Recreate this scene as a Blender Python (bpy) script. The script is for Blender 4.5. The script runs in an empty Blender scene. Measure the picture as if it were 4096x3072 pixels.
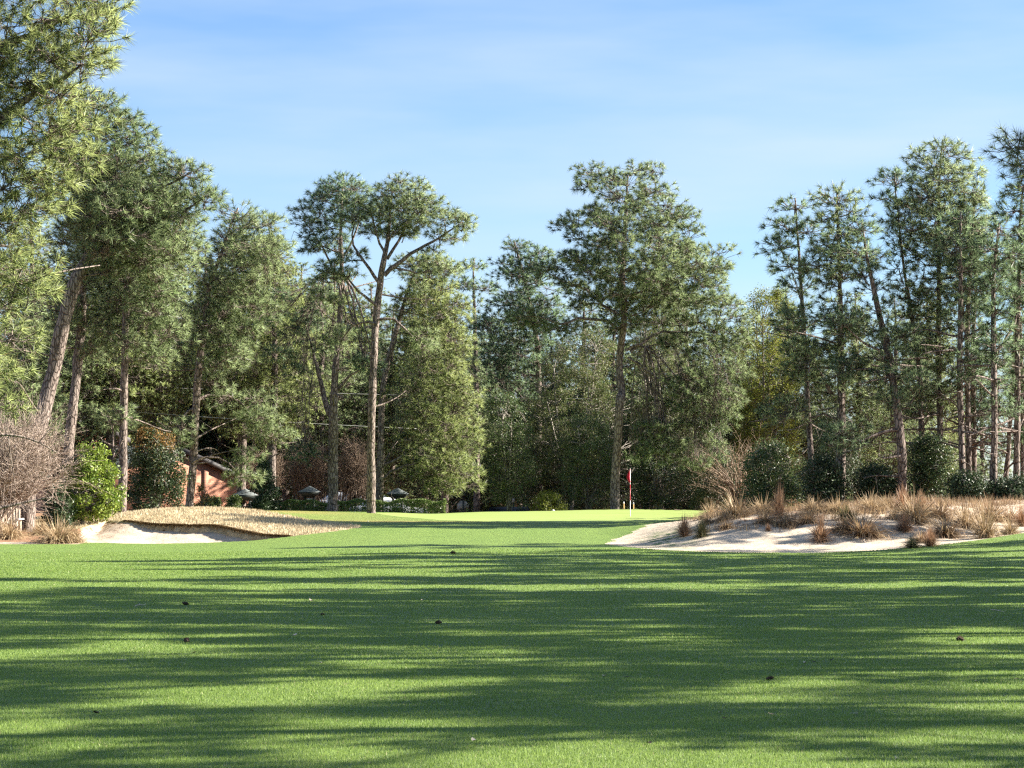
import bpy, math, random
import numpy as np
from mathutils import Vector

sc = bpy.context.scene
COL = sc.collection
random.seed(7)
PI = math.pi
K = 1.8517            # one unit of the layout sketch = K photo pixels
F = 8872.0            # focal length in photo pixels
HZ = 1990.0           # horizon row in photo pixels
EYE = 1.6
PITCH = math.atan((HZ - 1536) / F)
SUN_EL = math.radians(29)
SUN_AZ = math.radians(84)   # clockwise from +Y

# ------------------------------------------------------------------ helpers
def ray(sx, sy):
    """photo pixel -> direction with y = 1"""
    x = (sx - 2048) / F
    y = (1536 - sy) / F
    c, s = math.cos(PITCH), math.sin(PITCH)
    d = np.array([x, c - y * s, s + y * c])
    return d / d[1]

def at(sx, sy, Y):
    return np.array([0, 0, EYE]) + ray(sx, sy) * Y

def P(dx, dy, Y):
    return at(dx * K, dy * K, Y)

def smooth(a, b, x):
    t = np.clip((np.asarray(x, float) - a) / (b - a), 0, 1)
    return t * t * (3 - 2 * t)

def tag(o, label=None, cat=None, group=None, kind=None):
    if label: o['label'] = label
    if cat: o['category'] = cat
    if group: o['group'] = group
    if kind: o['kind'] = kind
    return o

def empty(name, loc, label=None, cat=None, group=None):
    o = bpy.data.objects.new(name, None)
    o.empty_display_size = 0.3
    COL.objects.link(o)
    o.location = tuple(float(v) for v in loc)
    return tag(o, label, cat, group)

class MB:
    """collects triangles and quads, builds one mesh object"""
    def __init__(self):
        self.V, self.T, self.Q, self.n = [], [], [], 0
    def add(self, v, t=None, q=None):
        v = np.asarray(v, float).reshape(-1, 3)
        if t is not None and len(t): self.T.append(np.asarray(t, np.int64).reshape(-1, 3) + self.n)
        if q is not None and len(q): self.Q.append(np.asarray(q, np.int64).reshape(-1, 4) + self.n)
        self.V.append(v); self.n += len(v)
    def box(self, c, s, rz=0.0, taper=1.0):
        x, y, z = np.array(s) / 2
        v = np.array([[-x,-y,-z],[x,-y,-z],[x,y,-z],[-x,y,-z],[-x*taper,-y*taper,z],[x*taper,-y*taper,z],[x*taper,y*taper,z],[-x*taper,y*taper,z]])
        if rz:
            cr, sr = math.cos(rz), math.sin(rz)
            v = v @ np.array([[cr, sr, 0], [-sr, cr, 0], [0, 0, 1]])
        self.add(v + np.array(c), q=[[0,3,2,1],[4,5,6,7],[0,1,5,4],[1,2,6,5],[2,3,7,6],[3,0,4,7]])
    def tube(self, pts, rad, sides=6, cap=True):
        pts = np.asarray(pts, float); n = len(pts)
        rad = np.broadcast_to(np.asarray(rad, float), (n,))
        tg = np.gradient(pts, axis=0) if n > 2 else np.repeat((pts[-1:] - pts[:1]), n, 0)
        tg /= np.linalg.norm(tg, axis=1, keepdims=True) + 1e-9
        mean = tg.mean(0)
        ref = np.array([1., 0, 0]) if abs(mean[0]) < 0.7 * np.linalg.norm(mean) else np.array([0, 1., 0])
        a = np.cross(tg, ref); a /= np.linalg.norm(a, axis=1, keepdims=True) + 1e-9
        b = np.cross(tg, a)
        ang = np.arange(sides) * 2 * PI / sides
        v = pts[:, None] + rad[:, None, None] * (np.cos(ang)[None, :, None] * a[:, None] + np.sin(ang)[None, :, None] * b[:, None])
        i = np.arange(n - 1)[:, None] * sides; j = np.arange(sides)[None]; k = (j + 1) % sides
        q = np.stack([i + j, i + k, i + sides + k, i + sides + j], -1).reshape(-1, 4)
        vv = v.reshape(-1, 3)
        t = []
        if cap:
            vv = np.vstack([vv, pts[-1:]]); e = (n - 1) * sides
            t = [[e + s, e + (s + 1) % sides, n * sides] for s in range(sides)]
        self.add(vv, t=t, q=q)
    def sticks(self, p0, p1, r0, r1):
        """many thin three-sided twigs at once"""
        d = p1 - p0; m = len(d)
        if not m: return
        d = d / (np.linalg.norm(d, axis=1, keepdims=True) + 1e-9)
        ref = np.where(np.abs(d[:, 2:3]) < 0.8, np.array([[0, 0, 1.]]), np.array([[1., 0, 0]]))
        a = np.cross(d, ref); a /= np.linalg.norm(a, axis=1, keepdims=True) + 1e-9
        b = np.cross(d, a)
        ang = np.arange(3) * 2 * PI / 3
        off = np.cos(ang)[None, :, None] * a[:, None] + np.sin(ang)[None, :, None] * b[:, None]
        r0 = np.broadcast_to(r0, (m,)); r1 = np.broadcast_to(r1, (m,))
        v = np.concatenate([p0[:, None] + off * r0[:, None, None], p1[:, None] + off * r1[:, None, None]], 1)
        base = (np.arange(m) * 6)[:, None]
        q = np.concatenate([base + np.array([[0, 1, 4, 3]]), base + np.array([[1, 2, 5, 4]]), base + np.array([[2, 0, 3, 5]])], 1)
        self.add(v.reshape(-1, 3), q=q.reshape(-1, 4))
    def mesh(self, name, mat, origin=(0, 0, 0), smooth_=False, attrs=None):
        me = bpy.data.meshes.new(name)
        V = np.vstack(self.V) - np.array(origin)[None]
        T = np.vstack(self.T) if self.T else np.zeros((0, 3), np.int64)
        Q = np.vstack(self.Q) if self.Q else np.zeros((0, 4), np.int64)
        me.vertices.add(len(V)); me.vertices.foreach_set('co', V.astype(np.float32).ravel())
        lp = np.concatenate([T.ravel(), Q.ravel()]).astype(np.int32)
        me.loops.add(len(lp)); me.loops.foreach_set('vertex_index', lp)
        me.polygons.add(len(T) + len(Q))
        st = np.concatenate([np.arange(len(T)) * 3, len(T) * 3 + np.arange(len(Q)) * 4]).astype(np.int32)
        me.polygons.foreach_set('loop_start', st)
        if smooth_: me.polygons.foreach_set('use_smooth', np.ones(len(st), bool))
        me.update(calc_edges=True)
        if attrs:
            for k, a in attrs.items():
                a = np.asarray(a, np.float32)
                if a.ndim == 2:
                    av = me.attributes.new(k, 'FLOAT_VECTOR', 'POINT'); av.data.foreach_set('vector', a.ravel()); continue
                at_ = me.attributes.new(k, 'FLOAT', 'POINT')
                at_.data.foreach_set('value', np.asarray(a, np.float32))
        if mat: me.materials.append(mat)
        return me
    def obj(self, name, mat, parent=None, origin=None, smooth_=False, attrs=None, loc=None):
        if origin is None:
            origin = tuple(parent.location) if parent is not None and parent.parent is None else (0, 0, 0)
        me = self.mesh(name, mat, origin, smooth_, attrs)
        o = bpy.data.objects.new(name, me); COL.objects.link(o)
        if parent is not None: o.parent = parent
        elif loc is not None: o.location = loc
        else: o.location = origin
        return o

def children_of(o):
    return [c for c in bpy.data.objects if c.parent == o]

KIDS = {}
def remember(root):
    KIDS[root.name] = [(c, children_of(c)) for c in children_of(root)]
def dup(root, loc, rz=0.0, s=1.0, label=None, group=None, cat=None):
    r = root.copy(); COL.objects.link(r)
    r.location = tuple(float(v) for v in loc); r.rotation_euler = (0, 0, rz); r.scale = (s, s, s) if np.isscalar(s) else s
    tag(r, label, cat, group)
    for c, gs in KIDS[root.name]:
        d = c.copy(); COL.objects.link(d); d.parent = r
        for g in gs:
            h = g.copy(); COL.objects.link(h); h.parent = d
    return r

# ------------------------------------------------------------------ materials
def newmat(name):
    m = bpy.data.materials.new(name); m.use_nodes = True
    nt = m.node_tree; nt.nodes.clear()
    return m, nt, nt.nodes, nt.links

def N(nt, t, **kw):
    n = nt.nodes.new(t)
    for k, v in kw.items(): setattr(n, k, v)
    return n

def coords(nt, obj=True, scale=(1, 1, 1)):
    tc = N(nt, 'ShaderNodeTexCoord'); mp = N(nt, 'ShaderNodeMapping')
    mp.inputs['Scale'].default_value = scale
    nt.links.new(tc.outputs['Object'], mp.inputs[0])
    return mp.outputs[0]

def noise(nt, vec, scale, detail=4, rough=0.55):
    n = N(nt, 'ShaderNodeTexNoise'); n.inputs['Scale'].default_value = scale
    n.inputs['Detail'].default_value = detail; n.inputs['Roughness'].default_value = rough
    if vec is not None: nt.links.new(vec, n.inputs['Vector'])
    return n.outputs['Fac']

def ramp(nt, fac, stops):
    r = N(nt, 'ShaderNodeValToRGB'); e = r.color_ramp.elements
    while len(e) < len(stops): e.new(0.5)
    for i, (p, c) in enumerate(stops):
        e[i].position = p; e[i].color = (*c, 1) if len(c) == 3 else c
    nt.links.new(fac, r.inputs[0])
    return r.outputs[0]

def mix(nt, fac, a, b, mode='MIX'):
    m = N(nt, 'ShaderNodeMix', data_type='RGBA', blend_type=mode)
    for s, v in ((m.inputs[0], fac), (m.inputs[6], a), (m.inputs[7], b)):
        if isinstance(v, (int, float)): s.default_value = v
        elif isinstance(v, tuple): s.default_value = (*v, 1)
        else: nt.links.new(v, s)
    return m.outputs[2]

def math_(nt, op, a, b=None):
    m = N(nt, 'ShaderNodeMath', operation=op)
    for i, v in enumerate((a, b)):
        if v is None: continue
        if isinstance(v, (int, float)): m.inputs[i].default_value = v
        else: nt.links.new(v, m.inputs[i])
    return m.outputs[0]

def attr(nt, name):
    a = N(nt, 'ShaderNodeAttribute'); a.attribute_name = name
    return a.outputs['Fac']

def finish(nt, col, rough=0.6, spec=0.4, bump=None, bstr=0.3, bdist=0.02, trans=0.0, tcol=None, metal=0.0, normal=None):
    p = N(nt, 'ShaderNodeBsdfPrincipled'); out = N(nt, 'ShaderNodeOutputMaterial')
    if isinstance(col, tuple): p.inputs['Base Color'].default_value = (*col, 1)
    else: nt.links.new(col, p.inputs['Base Color'])
    if isinstance(rough, (int, float)): p.inputs['Roughness'].default_value = rough
    else: nt.links.new(rough, p.inputs['Roughness'])
    p.inputs['Specular IOR Level'].default_value = spec
    p.inputs['Metallic'].default_value = metal
    if bump is not None:
        b = N(nt, 'ShaderNodeBump'); b.inputs['Strength'].default_value = bstr; b.inputs['Distance'].default_value = bdist
        nt.links.new(bump, b.inputs['Height']); nt.links.new(b.outputs[0], p.inputs['Normal'])
    if normal is not None: nt.links.new(normal, p.inputs['Normal'])
    sh = p.outputs[0]
    if trans > 0:
        t = N(nt, 'ShaderNodeBsdfTranslucent'); c = tcol if tcol is not None else col
        if isinstance(c, tuple): t.inputs[0].default_value = (*c, 1)
        else: nt.links.new(c, t.inputs[0])
        if normal is not None: nt.links.new(normal, t.inputs['Normal'])
        ms = N(nt, 'ShaderNodeMixShader'); ms.inputs[0].default_value = trans
        nt.links.new(sh, ms.inputs[1]); nt.links.new(t.outputs[0], ms.inputs[2]); sh = ms.outputs[0]
    nt.links.new(sh, out.inputs[0])

def leaf_mat(name, dark, light, accent=None, acc=0.08, rough=0.45, trans=0.3, clump=0.5, spec=0.3, soft=False):
    m, nt, _, L = newmat(name)
    g = N(nt, 'ShaderNodeNewGeometry')
    oi = N(nt, 'ShaderNodeObjectInfo')
    v = coords(nt)
    n1 = noise(nt, v, clump, 2)
    f = math_(nt, 'ADD', math_(nt, 'MULTIPLY', n1, 0.9), math_(nt, 'MULTIPLY', g.outputs['Random Per Island'], 0.5))
    f = math_(nt, 'ADD', f, math_(nt, 'MULTIPLY', oi.outputs['Random'], 0.2))
    c = ramp(nt, f, [(0.45, dark), (1.05, light)])
    if accent is not None:
        k = math_(nt, 'GREATER_THAN', g.outputs['Random Per Island'], 1 - acc)
        c = mix(nt, k, c, accent)
    nrm = None
    if soft:
        a = N(nt, 'ShaderNodeAttribute'); a.attribute_name = 'tuft_normal'
        vt = N(nt, 'ShaderNodeVectorTransform', vector_type='NORMAL', convert_from='OBJECT', convert_to='WORLD')
        nt.links.new(a.outputs['Vector'], vt.inputs[0]); nrm = vt.outputs[0]
    finish(nt, c, rough, spec, trans=trans, normal=nrm)
    return m

M = {}
M['needle'] = leaf_mat('pine_needles', (0.19, 0.28, 0.11), (0.48, 0.58, 0.28), (0.20, 0.14, 0.07), 0.03, 0.42, 0.46, soft=True)
M['needle_warm'] = leaf_mat('pine_needles_warm', (0.22, 0.30, 0.095), (0.52, 0.60, 0.23), (0.24, 0.16, 0.07), 0.035, 0.42, 0.46, soft=True)
M['needle_cool'] = leaf_mat('pine_needles_cool', (0.14, 0.24, 0.12), (0.37, 0.50, 0.26), (0.17, 0.12, 0.06), 0.03, 0.42, 0.46, soft=True)

def bark_mat(name, a, b, c):
    m, nt, _, L = newmat(name)
    v = coords(nt, scale=(1, 1, 0.32))
    vo = N(nt, 'ShaderNodeTexVoronoi', feature='DISTANCE_TO_EDGE'); vo.inputs['Scale'].default_value = 9
    nv = noise(nt, v, 6, 3)
    wv = N(nt, 'ShaderNodeVectorMath', operation='ADD')
    cc = N(nt, 'ShaderNodeCombineXYZ')
    for i in range(3): L.new(math_(nt, 'MULTIPLY', nv, 0.12), cc.inputs[i])
    L.new(v, wv.inputs[0]); L.new(cc.outputs[0], wv.inputs[1]); L.new(wv.outputs[0], vo.inputs['Vector'])
    e = math_(nt, 'MINIMUM', math_(nt, 'MULTIPLY', vo.outputs['Distance'], 7.0), 1.0)
    f = math_(nt, 'ADD', math_(nt, 'MULTIPLY', e, 0.55), math_(nt, 'MULTIPLY', noise(nt, v, 3.5, 5), 0.6))
    col = ramp(nt, f, [(0.15, a), (0.55, b), (0.95, c)])
    finish(nt, col, 0.85, 0.2, bump=math_(nt, 'ADD', e, math_(nt, 'MULTIPLY', noise(nt, v, 14, 4), 0.5)), bstr=0.9, bdist=0.045)
    return m
M['bark'] = bark_mat('pine_bark', (0.038, 0.028, 0.023), (0.115, 0.088, 0.074), (0.265, 0.215, 0.185))
M['limb'] = bark_mat('pine_limb_bark', (0.04, 0.03, 0.026), (0.11, 0.088, 0.074), (0.26, 0.23, 0.20))
M['bark_grey'] = bark_mat('grey_bark', (0.08, 0.07, 0.06), (0.17, 0.15, 0.125), (0.32, 0.29, 0.25))
M['twig_pink'] = bark_mat('bare_twigs', (0.19, 0.135, 0.105), (0.37, 0.28, 0.225), (0.54, 0.44, 0.37))
M['twig_tan'] = bark_mat('tan_twigs', (0.11, 0.075, 0.05), (0.22, 0.155, 0.11), (0.36, 0.27, 0.2))

def plain(name, col, rough=0.5, spec=0.4, metal=0.0, var=0.15, scale=6, bump=0.0):
    m, nt, _, L = newmat(name)
    v = coords(nt)
    n = noise(nt, v, scale, 5)
    lo = tuple(x * (1 - var) for x in col); hi = tuple(min(1, x * (1 + var)) for x in col)
    finish(nt, ramp(nt, n, [(0.3, lo), (0.7, hi)]), rough, spec, bump=n if bump else None, bstr=bump, metal=metal)
    return m
M['white'] = plain('white_paint', (0.78, 0.78, 0.76), 0.35)
M['red'] = plain('red_paint', (0.42, 0.015, 0.025), 0.35)
M['darkgreen'] = plain('dark_green_paint', (0.02, 0.028, 0.026), 0.5)
M['shingle'] = plain('grey_green_shingle', (0.16, 0.18, 0.175), 0.7, 0.3, var=0.35, scale=14, bump=0.4)
M['shingle_dark'] = plain('dark_shingle', (0.06, 0.07, 0.068), 0.8, 0.2, var=0.35, scale=14, bump=0.4)
M['fascia'] = plain('dark_fascia', (0.06, 0.055, 0.055), 0.6)
M['glass'] = plain('car_glass', (0.02, 0.025, 0.03), 0.08, 0.6, var=0.05)
M['carwhite'] = plain('car_white', (0.75, 0.76, 0.78), 0.2, 0.6, var=0.03)
M['carblue'] = plain('car_blue', (0.012, 0.022, 0.05), 0.2, 0.6, var=0.1)
M['tyre'] = plain('tyre_rubber', (0.02, 0.02, 0.02), 0.8)
M['rim'] = plain('wheel_metal', (0.4, 0.4, 0.42), 0.3, 0.5, metal=0.8)
M['lamp'] = plain('headlight_glass', (0.6, 0.6, 0.58), 0.1)
M['signback'] = plain('bare_sign_metal', (0.33, 0.32, 0.28), 0.55, 0.4, metal=0.15, var=0.08)
M['steel'] = plain('dark_steel', (0.05, 0.055, 0.05), 0.5, metal=0.3)
M['wood'] = plain('weathered_wood', (0.48, 0.40, 0.31), 0.8, 0.2, var=0.3, scale=9, bump=0.3)
M['woodpost'] = plain('brown_wood', (0.30, 0.19, 0.10), 0.8, 0.2, var=0.3)
M['stake'] = plain('yellow_stake', (0.55, 0.36, 0.12), 0.6)
M['cone'] = plain('pine_cone_scales', (0.07, 0.045, 0.028), 0.8, var=0.4, scale=40)
M['deadleaf'] = plain('dead_leaf', (0.34, 0.25, 0.15), 0.7, var=0.4, scale=20)
M['paleleaf'] = plain('pale_dead_leaf', (0.5, 0.43, 0.33), 0.7, var=0.3, scale=20)
M['darkleaf'] = plain('dark_dead_leaf', (0.05, 0.04, 0.028), 0.8, var=0.4, scale=20)
M['cable'] = plain('pale_cable', (0.5, 0.5, 0.47), 0.5)

def brick_mat():
    m, nt, _, L = newmat('red_brick')
    tc = N(nt, 'ShaderNodeTexCoord'); sx = N(nt, 'ShaderNodeSeparateXYZ'); L.new(tc.outputs['Object'], sx.inputs[0])
    cb = N(nt, 'ShaderNodeCombineXYZ')
    L.new(math_(nt, 'ADD', sx.outputs[0], sx.outputs[1]), cb.inputs[0]); L.new(sx.outputs[2], cb.inputs[1])
    b = N(nt, 'ShaderNodeTexBrick'); b.inputs['Scale'].default_value = 1.0
    b.inputs['Brick Width'].default_value = 0.42; b.inputs['Row Height'].default_value = 0.135; b.inputs['Mortar Size'].default_value = 0.016
    b.inputs['Color1'].default_value = (0.34, 0.14, 0.085, 1); b.inputs['Color2'].default_value = (0.44, 0.205, 0.13, 1)
    b.inputs['Mortar'].default_value = (0.20, 0.135, 0.11, 1)
    L.new(cb.outputs[0], b.inputs['Vector'])
    n = noise(nt, cb.outputs[0], 1.2, 5)
    col = mix(nt, 0.3, b.outputs['Color'], ramp(nt, n, [(0.3, (0.34, 0.16, 0.105)), (0.7, (0.45, 0.24, 0.16))]))
    finish(nt, col, 0.85, 0.2, bump=b.outputs['Fac'], bstr=0.3)
    return m
M['brick'] = brick_mat()

def fairway_mat():
    m, nt, _, L = newmat('fairway_turf')
    v = coords(nt)
    big = noise(nt, v, 0.09, 3); mid = noise(nt, v, 0.7, 4); fine = noise(nt, v, 9, 6, 0.7); vf = noise(nt, v, 55, 4, 0.75)
    c = ramp(nt, mid, [(0.3, (0.108, 0.190, 0.034)), (0.7, (0.142, 0.226, 0.044))])
    c = mix(nt, math_(nt, 'MULTIPLY', big, 0.5), c, (0.19, 0.245, 0.055))
    pt = ramp(nt, noise(nt, v, 1.6, 6, 0.7), [(0.56, (0, 0, 0)), (0.72, (1, 1, 1))])
    c = mix(nt, math_(nt, 'MULTIPLY', pt, 0.25), c, (0.22, 0.25, 0.075))
    k = ramp(nt, fine, [(0.25, (0.62, 0.62, 0.62)), (0.75, (1.35, 1.35, 1.35))])
    c = mix(nt, 0.8, c, k, 'MULTIPLY')
    k2 = ramp(nt, vf, [(0.25, (0.5, 0.5, 0.5)), (0.75, (1.5, 1.5, 1.45))])
    c = mix(nt, 0.75, c, k2, 'MULTIPLY')
    dry = math_(nt, 'MULTIPLY', attr(nt, 'dry'), math_(nt, 'ADD', 0.35, math_(nt, 'MULTIPLY', noise(nt, coords(nt, scale=(0.5, 1.6, 1)), 0.5, 4), 1.3)))
    dry = math_(nt, 'MINIMUM', dry, 1.0)
    c = mix(nt, dry, c, (0.30, 0.25, 0.075))
    h = math_(nt, 'ADD', math_(nt, 'MULTIPLY', fine, 0.6), vf)
    finish(nt, c, 0.6, 0.25, bump=h, bstr=0.9, bdist=0.05, trans=0.0)
    return m
M['fairway'] = fairway_mat()

def green_mat():
    m, nt, _, L = newmat('putting_turf')
    v = coords(nt)
    mid = noise(nt, coords(nt, scale=(0.35, 1, 1)), 0.45, 4); fine = noise(nt, v, 14, 4, 0.65)
    c = ramp(nt, mid, [(0.3, (0.225, 0.295, 0.078)), (0.7, (0.27, 0.33, 0.098))])
    c = mix(nt, 0.5, c, ramp(nt, fine, [(0.3, (0.85, 0.85, 0.85)), (0.7, (1.12, 1.12, 1.12))]), 'MULTIPLY')
    finish(nt, c, 0.65, 0.2, bump=fine, bstr=0.25, bdist=0.01)
    return m
M['green'] = green_mat()

def rough_mat():
    m, nt, _, L = newmat('dormant_turf')
    v = coords(nt)
    a = noise(nt, v, 3.2, 5, 0.65); b = noise(nt, v, 0.5, 3)
    c = ramp(nt, a, [(0.28, (0.24, 0.18, 0.10)), (0.5, (0.42, 0.335, 0.20)), (0.75, (0.55, 0.47, 0.32))])
    c = mix(nt, math_(nt, 'MULTIPLY', b, 0.3), c, (0.30, 0.26, 0.13))
    finish(nt, c, 0.85, 0.15, bump=a, bstr=1.0, bdist=0.16)
    return m
M['rough'] = rough_mat()

def sand_mat():
    m, nt, _, L = newmat('pale_sand')
    v = coords(nt)
    a = noise(nt, v, 1.1, 5, 0.6); b = noise(nt, v, 11, 5, 0.7); s1 = noise(nt, coords(nt, scale=(1, 1, 1.8)), 2.6, 6, 0.68)
    c = ramp(nt, a, [(0.3, (0.42, 0.345, 0.262)), (0.7, (0.54, 0.455, 0.355))])
    c = mix(nt, 0.5, c, ramp(nt, b, [(0.3, (0.8, 0.78, 0.75)), (0.65, (1.08, 1.08, 1.08))]), 'MULTIPLY')
    # scattered straw and twigs
    k = ramp(nt, s1, [(0.50, (0, 0, 0)), (0.60, (1, 1, 1))])
    st = math_(nt, 'MULTIPLY', attr(nt, 'straw'), math_(nt, 'ADD', math_(nt, 'MULTIPLY', k, 0.85), 0.15))
    c = mix(nt, math_(nt, 'MINIMUM', st, 1.0), c, (0.20, 0.115, 0.07))
    sp = ramp(nt, noise(nt, coords(nt, scale=(1, 2.2, 2.2)), 16, 3, 0.6), [(0.68, (0, 0, 0)), (0.74, (1, 1, 1))])
    c = mix(nt, math_(nt, 'MULTIPLY', sp, 0.55), c, (0.17, 0.115, 0.075))
    gm = math_(nt, 'MULTIPLY', attr(nt, 'weed'), ramp(nt, noise(nt, v, 2.2, 5, 0.7), [(0.45, (0, 0, 0)), (0.55, (1, 1, 1))]))
    c = mix(nt, gm, c, (0.06, 0.11, 0.03))
    finish(nt, c, 0.9, 0.1, bump=math_(nt, 'ADD', a, math_(nt, 'ADD', math_(nt, 'MULTIPLY', b, 0.35), math_(nt, 'MULTIPLY', s1, 0.5))), bstr=0.8, bdist=0.1)
    return m
M['sand'] = sand_mat()

def floor_mat():
    m, nt, _, L = newmat('pine_straw')
    v = coords(nt)
    a = noise(nt, coords(nt, scale=(1, 2.2, 2)), 2.4, 6, 0.7); b = noise(nt, v, 0.35, 3)
    c = ramp(nt, a, [(0.3, (0.15, 0.08, 0.045)), (0.55, (0.30, 0.175, 0.105)), (0.75, (0.44, 0.32, 0.21))])
    finish(nt, c, 0.9, 0.1, bump=a, bstr=0.9, bdist=0.12)
    return m
M['floor'] = floor_mat()
M['blade'] = leaf_mat('grass_blades', (0.115, 0.195, 0.036), (0.245, 0.335, 0.08), (0.42, 0.38, 0.2), 0.02, 0.45, 0.4, clump=0.5, spec=0.15)
M['dryblade'] = leaf_mat('dormant_grass_blades', (0.28, 0.21, 0.115), (0.58, 0.49, 0.33), None, 0, 0.7, 0.25, clump=1.5, spec=0.2)
M['lipblade'] = leaf_mat('brown_lip_grass', (0.15, 0.085, 0.03), (0.36, 0.24, 0.11), None, 0, 0.7, 0.2, clump=2.0, spec=0.2)
M['clump_tan'] = leaf_mat('wiregrass_tan', (0.23, 0.155, 0.085), (0.47, 0.355, 0.215), None, 0, 0.6, 0.3, clump=2.0, spec=0.3)
M['clump_brown'] = leaf_mat('wiregrass_brown', (0.15, 0.09, 0.05), (0.36, 0.25, 0.15), (0.5, 0.38, 0.2), 0.1, 0.6, 0.3, clump=2.0, spec=0.3)
M['clump_red'] = leaf_mat('bluestem_red', (0.22, 0.115, 0.065), (0.44, 0.28, 0.17), None, 0, 0.6, 0.3, clump=2.0, spec=0.3)
M['clump_green'] = leaf_mat('weed_green', (0.07, 0.08, 0.03), (0.16, 0.15, 0.07), (0.35, 0.27, 0.13), 0.3, 0.6, 0.3, clump=2.0, spec=0.3)
M['magnolia'] = leaf_mat('glossy_bright_leaves', (0.085, 0.15, 0.018), (0.25, 0.32, 0.045), (0.32, 0.36, 0.10), 0.1, 0.45, 0.3, clump=0.9)
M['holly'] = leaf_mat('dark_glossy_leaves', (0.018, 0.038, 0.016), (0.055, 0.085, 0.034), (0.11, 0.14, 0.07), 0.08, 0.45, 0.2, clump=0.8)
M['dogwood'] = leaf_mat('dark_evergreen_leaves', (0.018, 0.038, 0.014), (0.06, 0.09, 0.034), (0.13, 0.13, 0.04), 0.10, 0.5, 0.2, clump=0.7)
M['box'] = leaf_mat('boxwood_leaves', (0.05, 0.085, 0.02), (0.14, 0.19, 0.05), (0.2, 0.26, 0.08), 0.1, 0.4, 0.25, clump=1.2)
M['orange'] = leaf_mat('orange_brown_leaves', (0.13, 0.075, 0.025), (0.36, 0.2, 0.06), (0.1, 0.1, 0.03), 0.3, 0.5, 0.3, clump=1.0)
M['bud'] = leaf_mat('yellow_green_buds', (0.11, 0.14, 0.020), (0.27, 0.30, 0.05), (0.28, 0.24, 0.07), 0.08, 0.5, 0.4, clump=0.5)
M['budbrown'] = leaf_mat('brownish_buds', (0.085, 0.105, 0.035), (0.22, 0.22, 0.085), (0.10, 0.15, 0.04), 0.4, 0.5, 0.35, clump=0.6)
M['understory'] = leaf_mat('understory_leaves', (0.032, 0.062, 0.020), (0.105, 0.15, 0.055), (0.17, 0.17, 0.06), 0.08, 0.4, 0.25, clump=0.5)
M['palegreen'] = leaf_mat('pale_green_leaves', (0.10, 0.145, 0.05), (0.24, 0.28, 0.11), (0.3, 0.32, 0.16), 0.1, 0.4, 0.35, clump=0.6)

# ------------------------------------------------------------------ terrain
def X_at(sx, Y): return (sx - 2048) / F * Y

SANDL_N = np.array([(-16.4, 84.5), (-15.6, 79.5), (-14.7, 76.2), (-12.24, 75.2), (-9.04, 76.6), (-7.72, 79.1)])
SANDL_F = np.array([(-16.4, 85.0), (-16.05, 88.0), (-14.55, 86.0), (-13.34, 84.5), (-12.1, 84.0), (-11.2, 83.6), (-10.35, 82.6), (-9.0, 80.6), (-7.72, 79.3)])
SANDR_N = np.array([(2.9, 71.0), (3.3, 69.0), (3.8, 66.5), (4.6, 64.2), (6.0, 63.2), (8, 62.9), (10.3, 63.3), (13, 65.6), (16.5, 70.3), (20, 75), (26, 80), (40, 84)])
MOUND = [(-19, 84), (-16.3, 84.5), (-14.6, 85.6), (-13.3, 84.0), (-12.1, 83.5), (-10.35, 82.2), (-7.75, 79.0), (-6.53, 81.3), (-5.64, 84), (-6.35, 86.5), (-8.07, 89.5), (-9.96, 93), (-12.3, 97), (-18, 99), (-22, 95), (-20, 88)]
GREEN = [(-6.6, 106), (-4.95, 98), (-3.1, 92.5), (-0.5, 89.2), (2.5, 88), (5.6, 89.5), (8.0, 93), (9.5, 100), (10, 119), (-2, 119), (-5.5, 114)]

def inside(poly, X, Y):
    r = np.zeros(np.shape(X), bool); n = len(poly)
    for i in range(n):
        x1, y1 = poly[i]; x2, y2 = poly[(i + 1) % n]
        c = ((y1 > Y) != (y2 > Y)) & (X < (x2 - x1) * (Y - y1) / (y2 - y1 + 1e-12) + x1)
        r ^= c
    return r

def wob(X, Y, s=1.0, seed=0.0):
    return (np.sin(X * 1.7 * s + seed) * np.cos(Y * 1.3 * s + seed * 2) + 0.6 * np.sin(X * 3.9 * s + Y * 2.7 * s + seed) + 0.35 * np.sin(X * 8.1 * s - Y * 6.3 * s + 1.3 * seed)) / 1.95

def base_h(X, Y):
    c = np.interp(Y, [-80, 0, 50, 58, 63, 70, 76, 82, 88, 95, 104, 112, 118, 130, 145, 900], [0, 0, 0, 0.0, 0.03, 0.11, 0.24, 0.44, 0.60, 0.71, 0.81, 0.90, 0.66, -0.35, -0.75, -0.75])
    l = np.interp(Y, [-80, 0, 50, 70, 75, 80, 86, 92, 98, 104, 110, 118, 130, 145, 900], [0, 0, 0, 0.0, 0.03, 0.16, 0.42, 0.64, 0.86, 0.98, 0.92, 0.72, 0.6, 0.5, 0.4])
    w = smooth(-4, -11, X)
    h = c * (1 - w) + l * w
    h = h + 0.055 * np.clip(X - 8.5, 0, 14) * smooth(42, 70, Y) * (1 - smooth(95, 120, Y))
    h = h + 0.05 * np.sin(X * 0.21 + 1.0) * np.sin(Y * 0.13) * (1 - smooth(60, 75, Y)) * smooth(5, 20, Y)
    # crown of the green: high point to the right of centre
    h = h + 0.10 * np.exp(-((X - 5.5) / 3.5) ** 2 - ((Y - 111) / 6.0) ** 2) - 0.10 * np.exp(-((X + 4.2) / 2.0) ** 2 - ((Y - 111) / 7.0) ** 2)
    return h

def yn_r(X): return np.interp(X, SANDR_N[:, 0], SANDR_N[:, 1])

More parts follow.
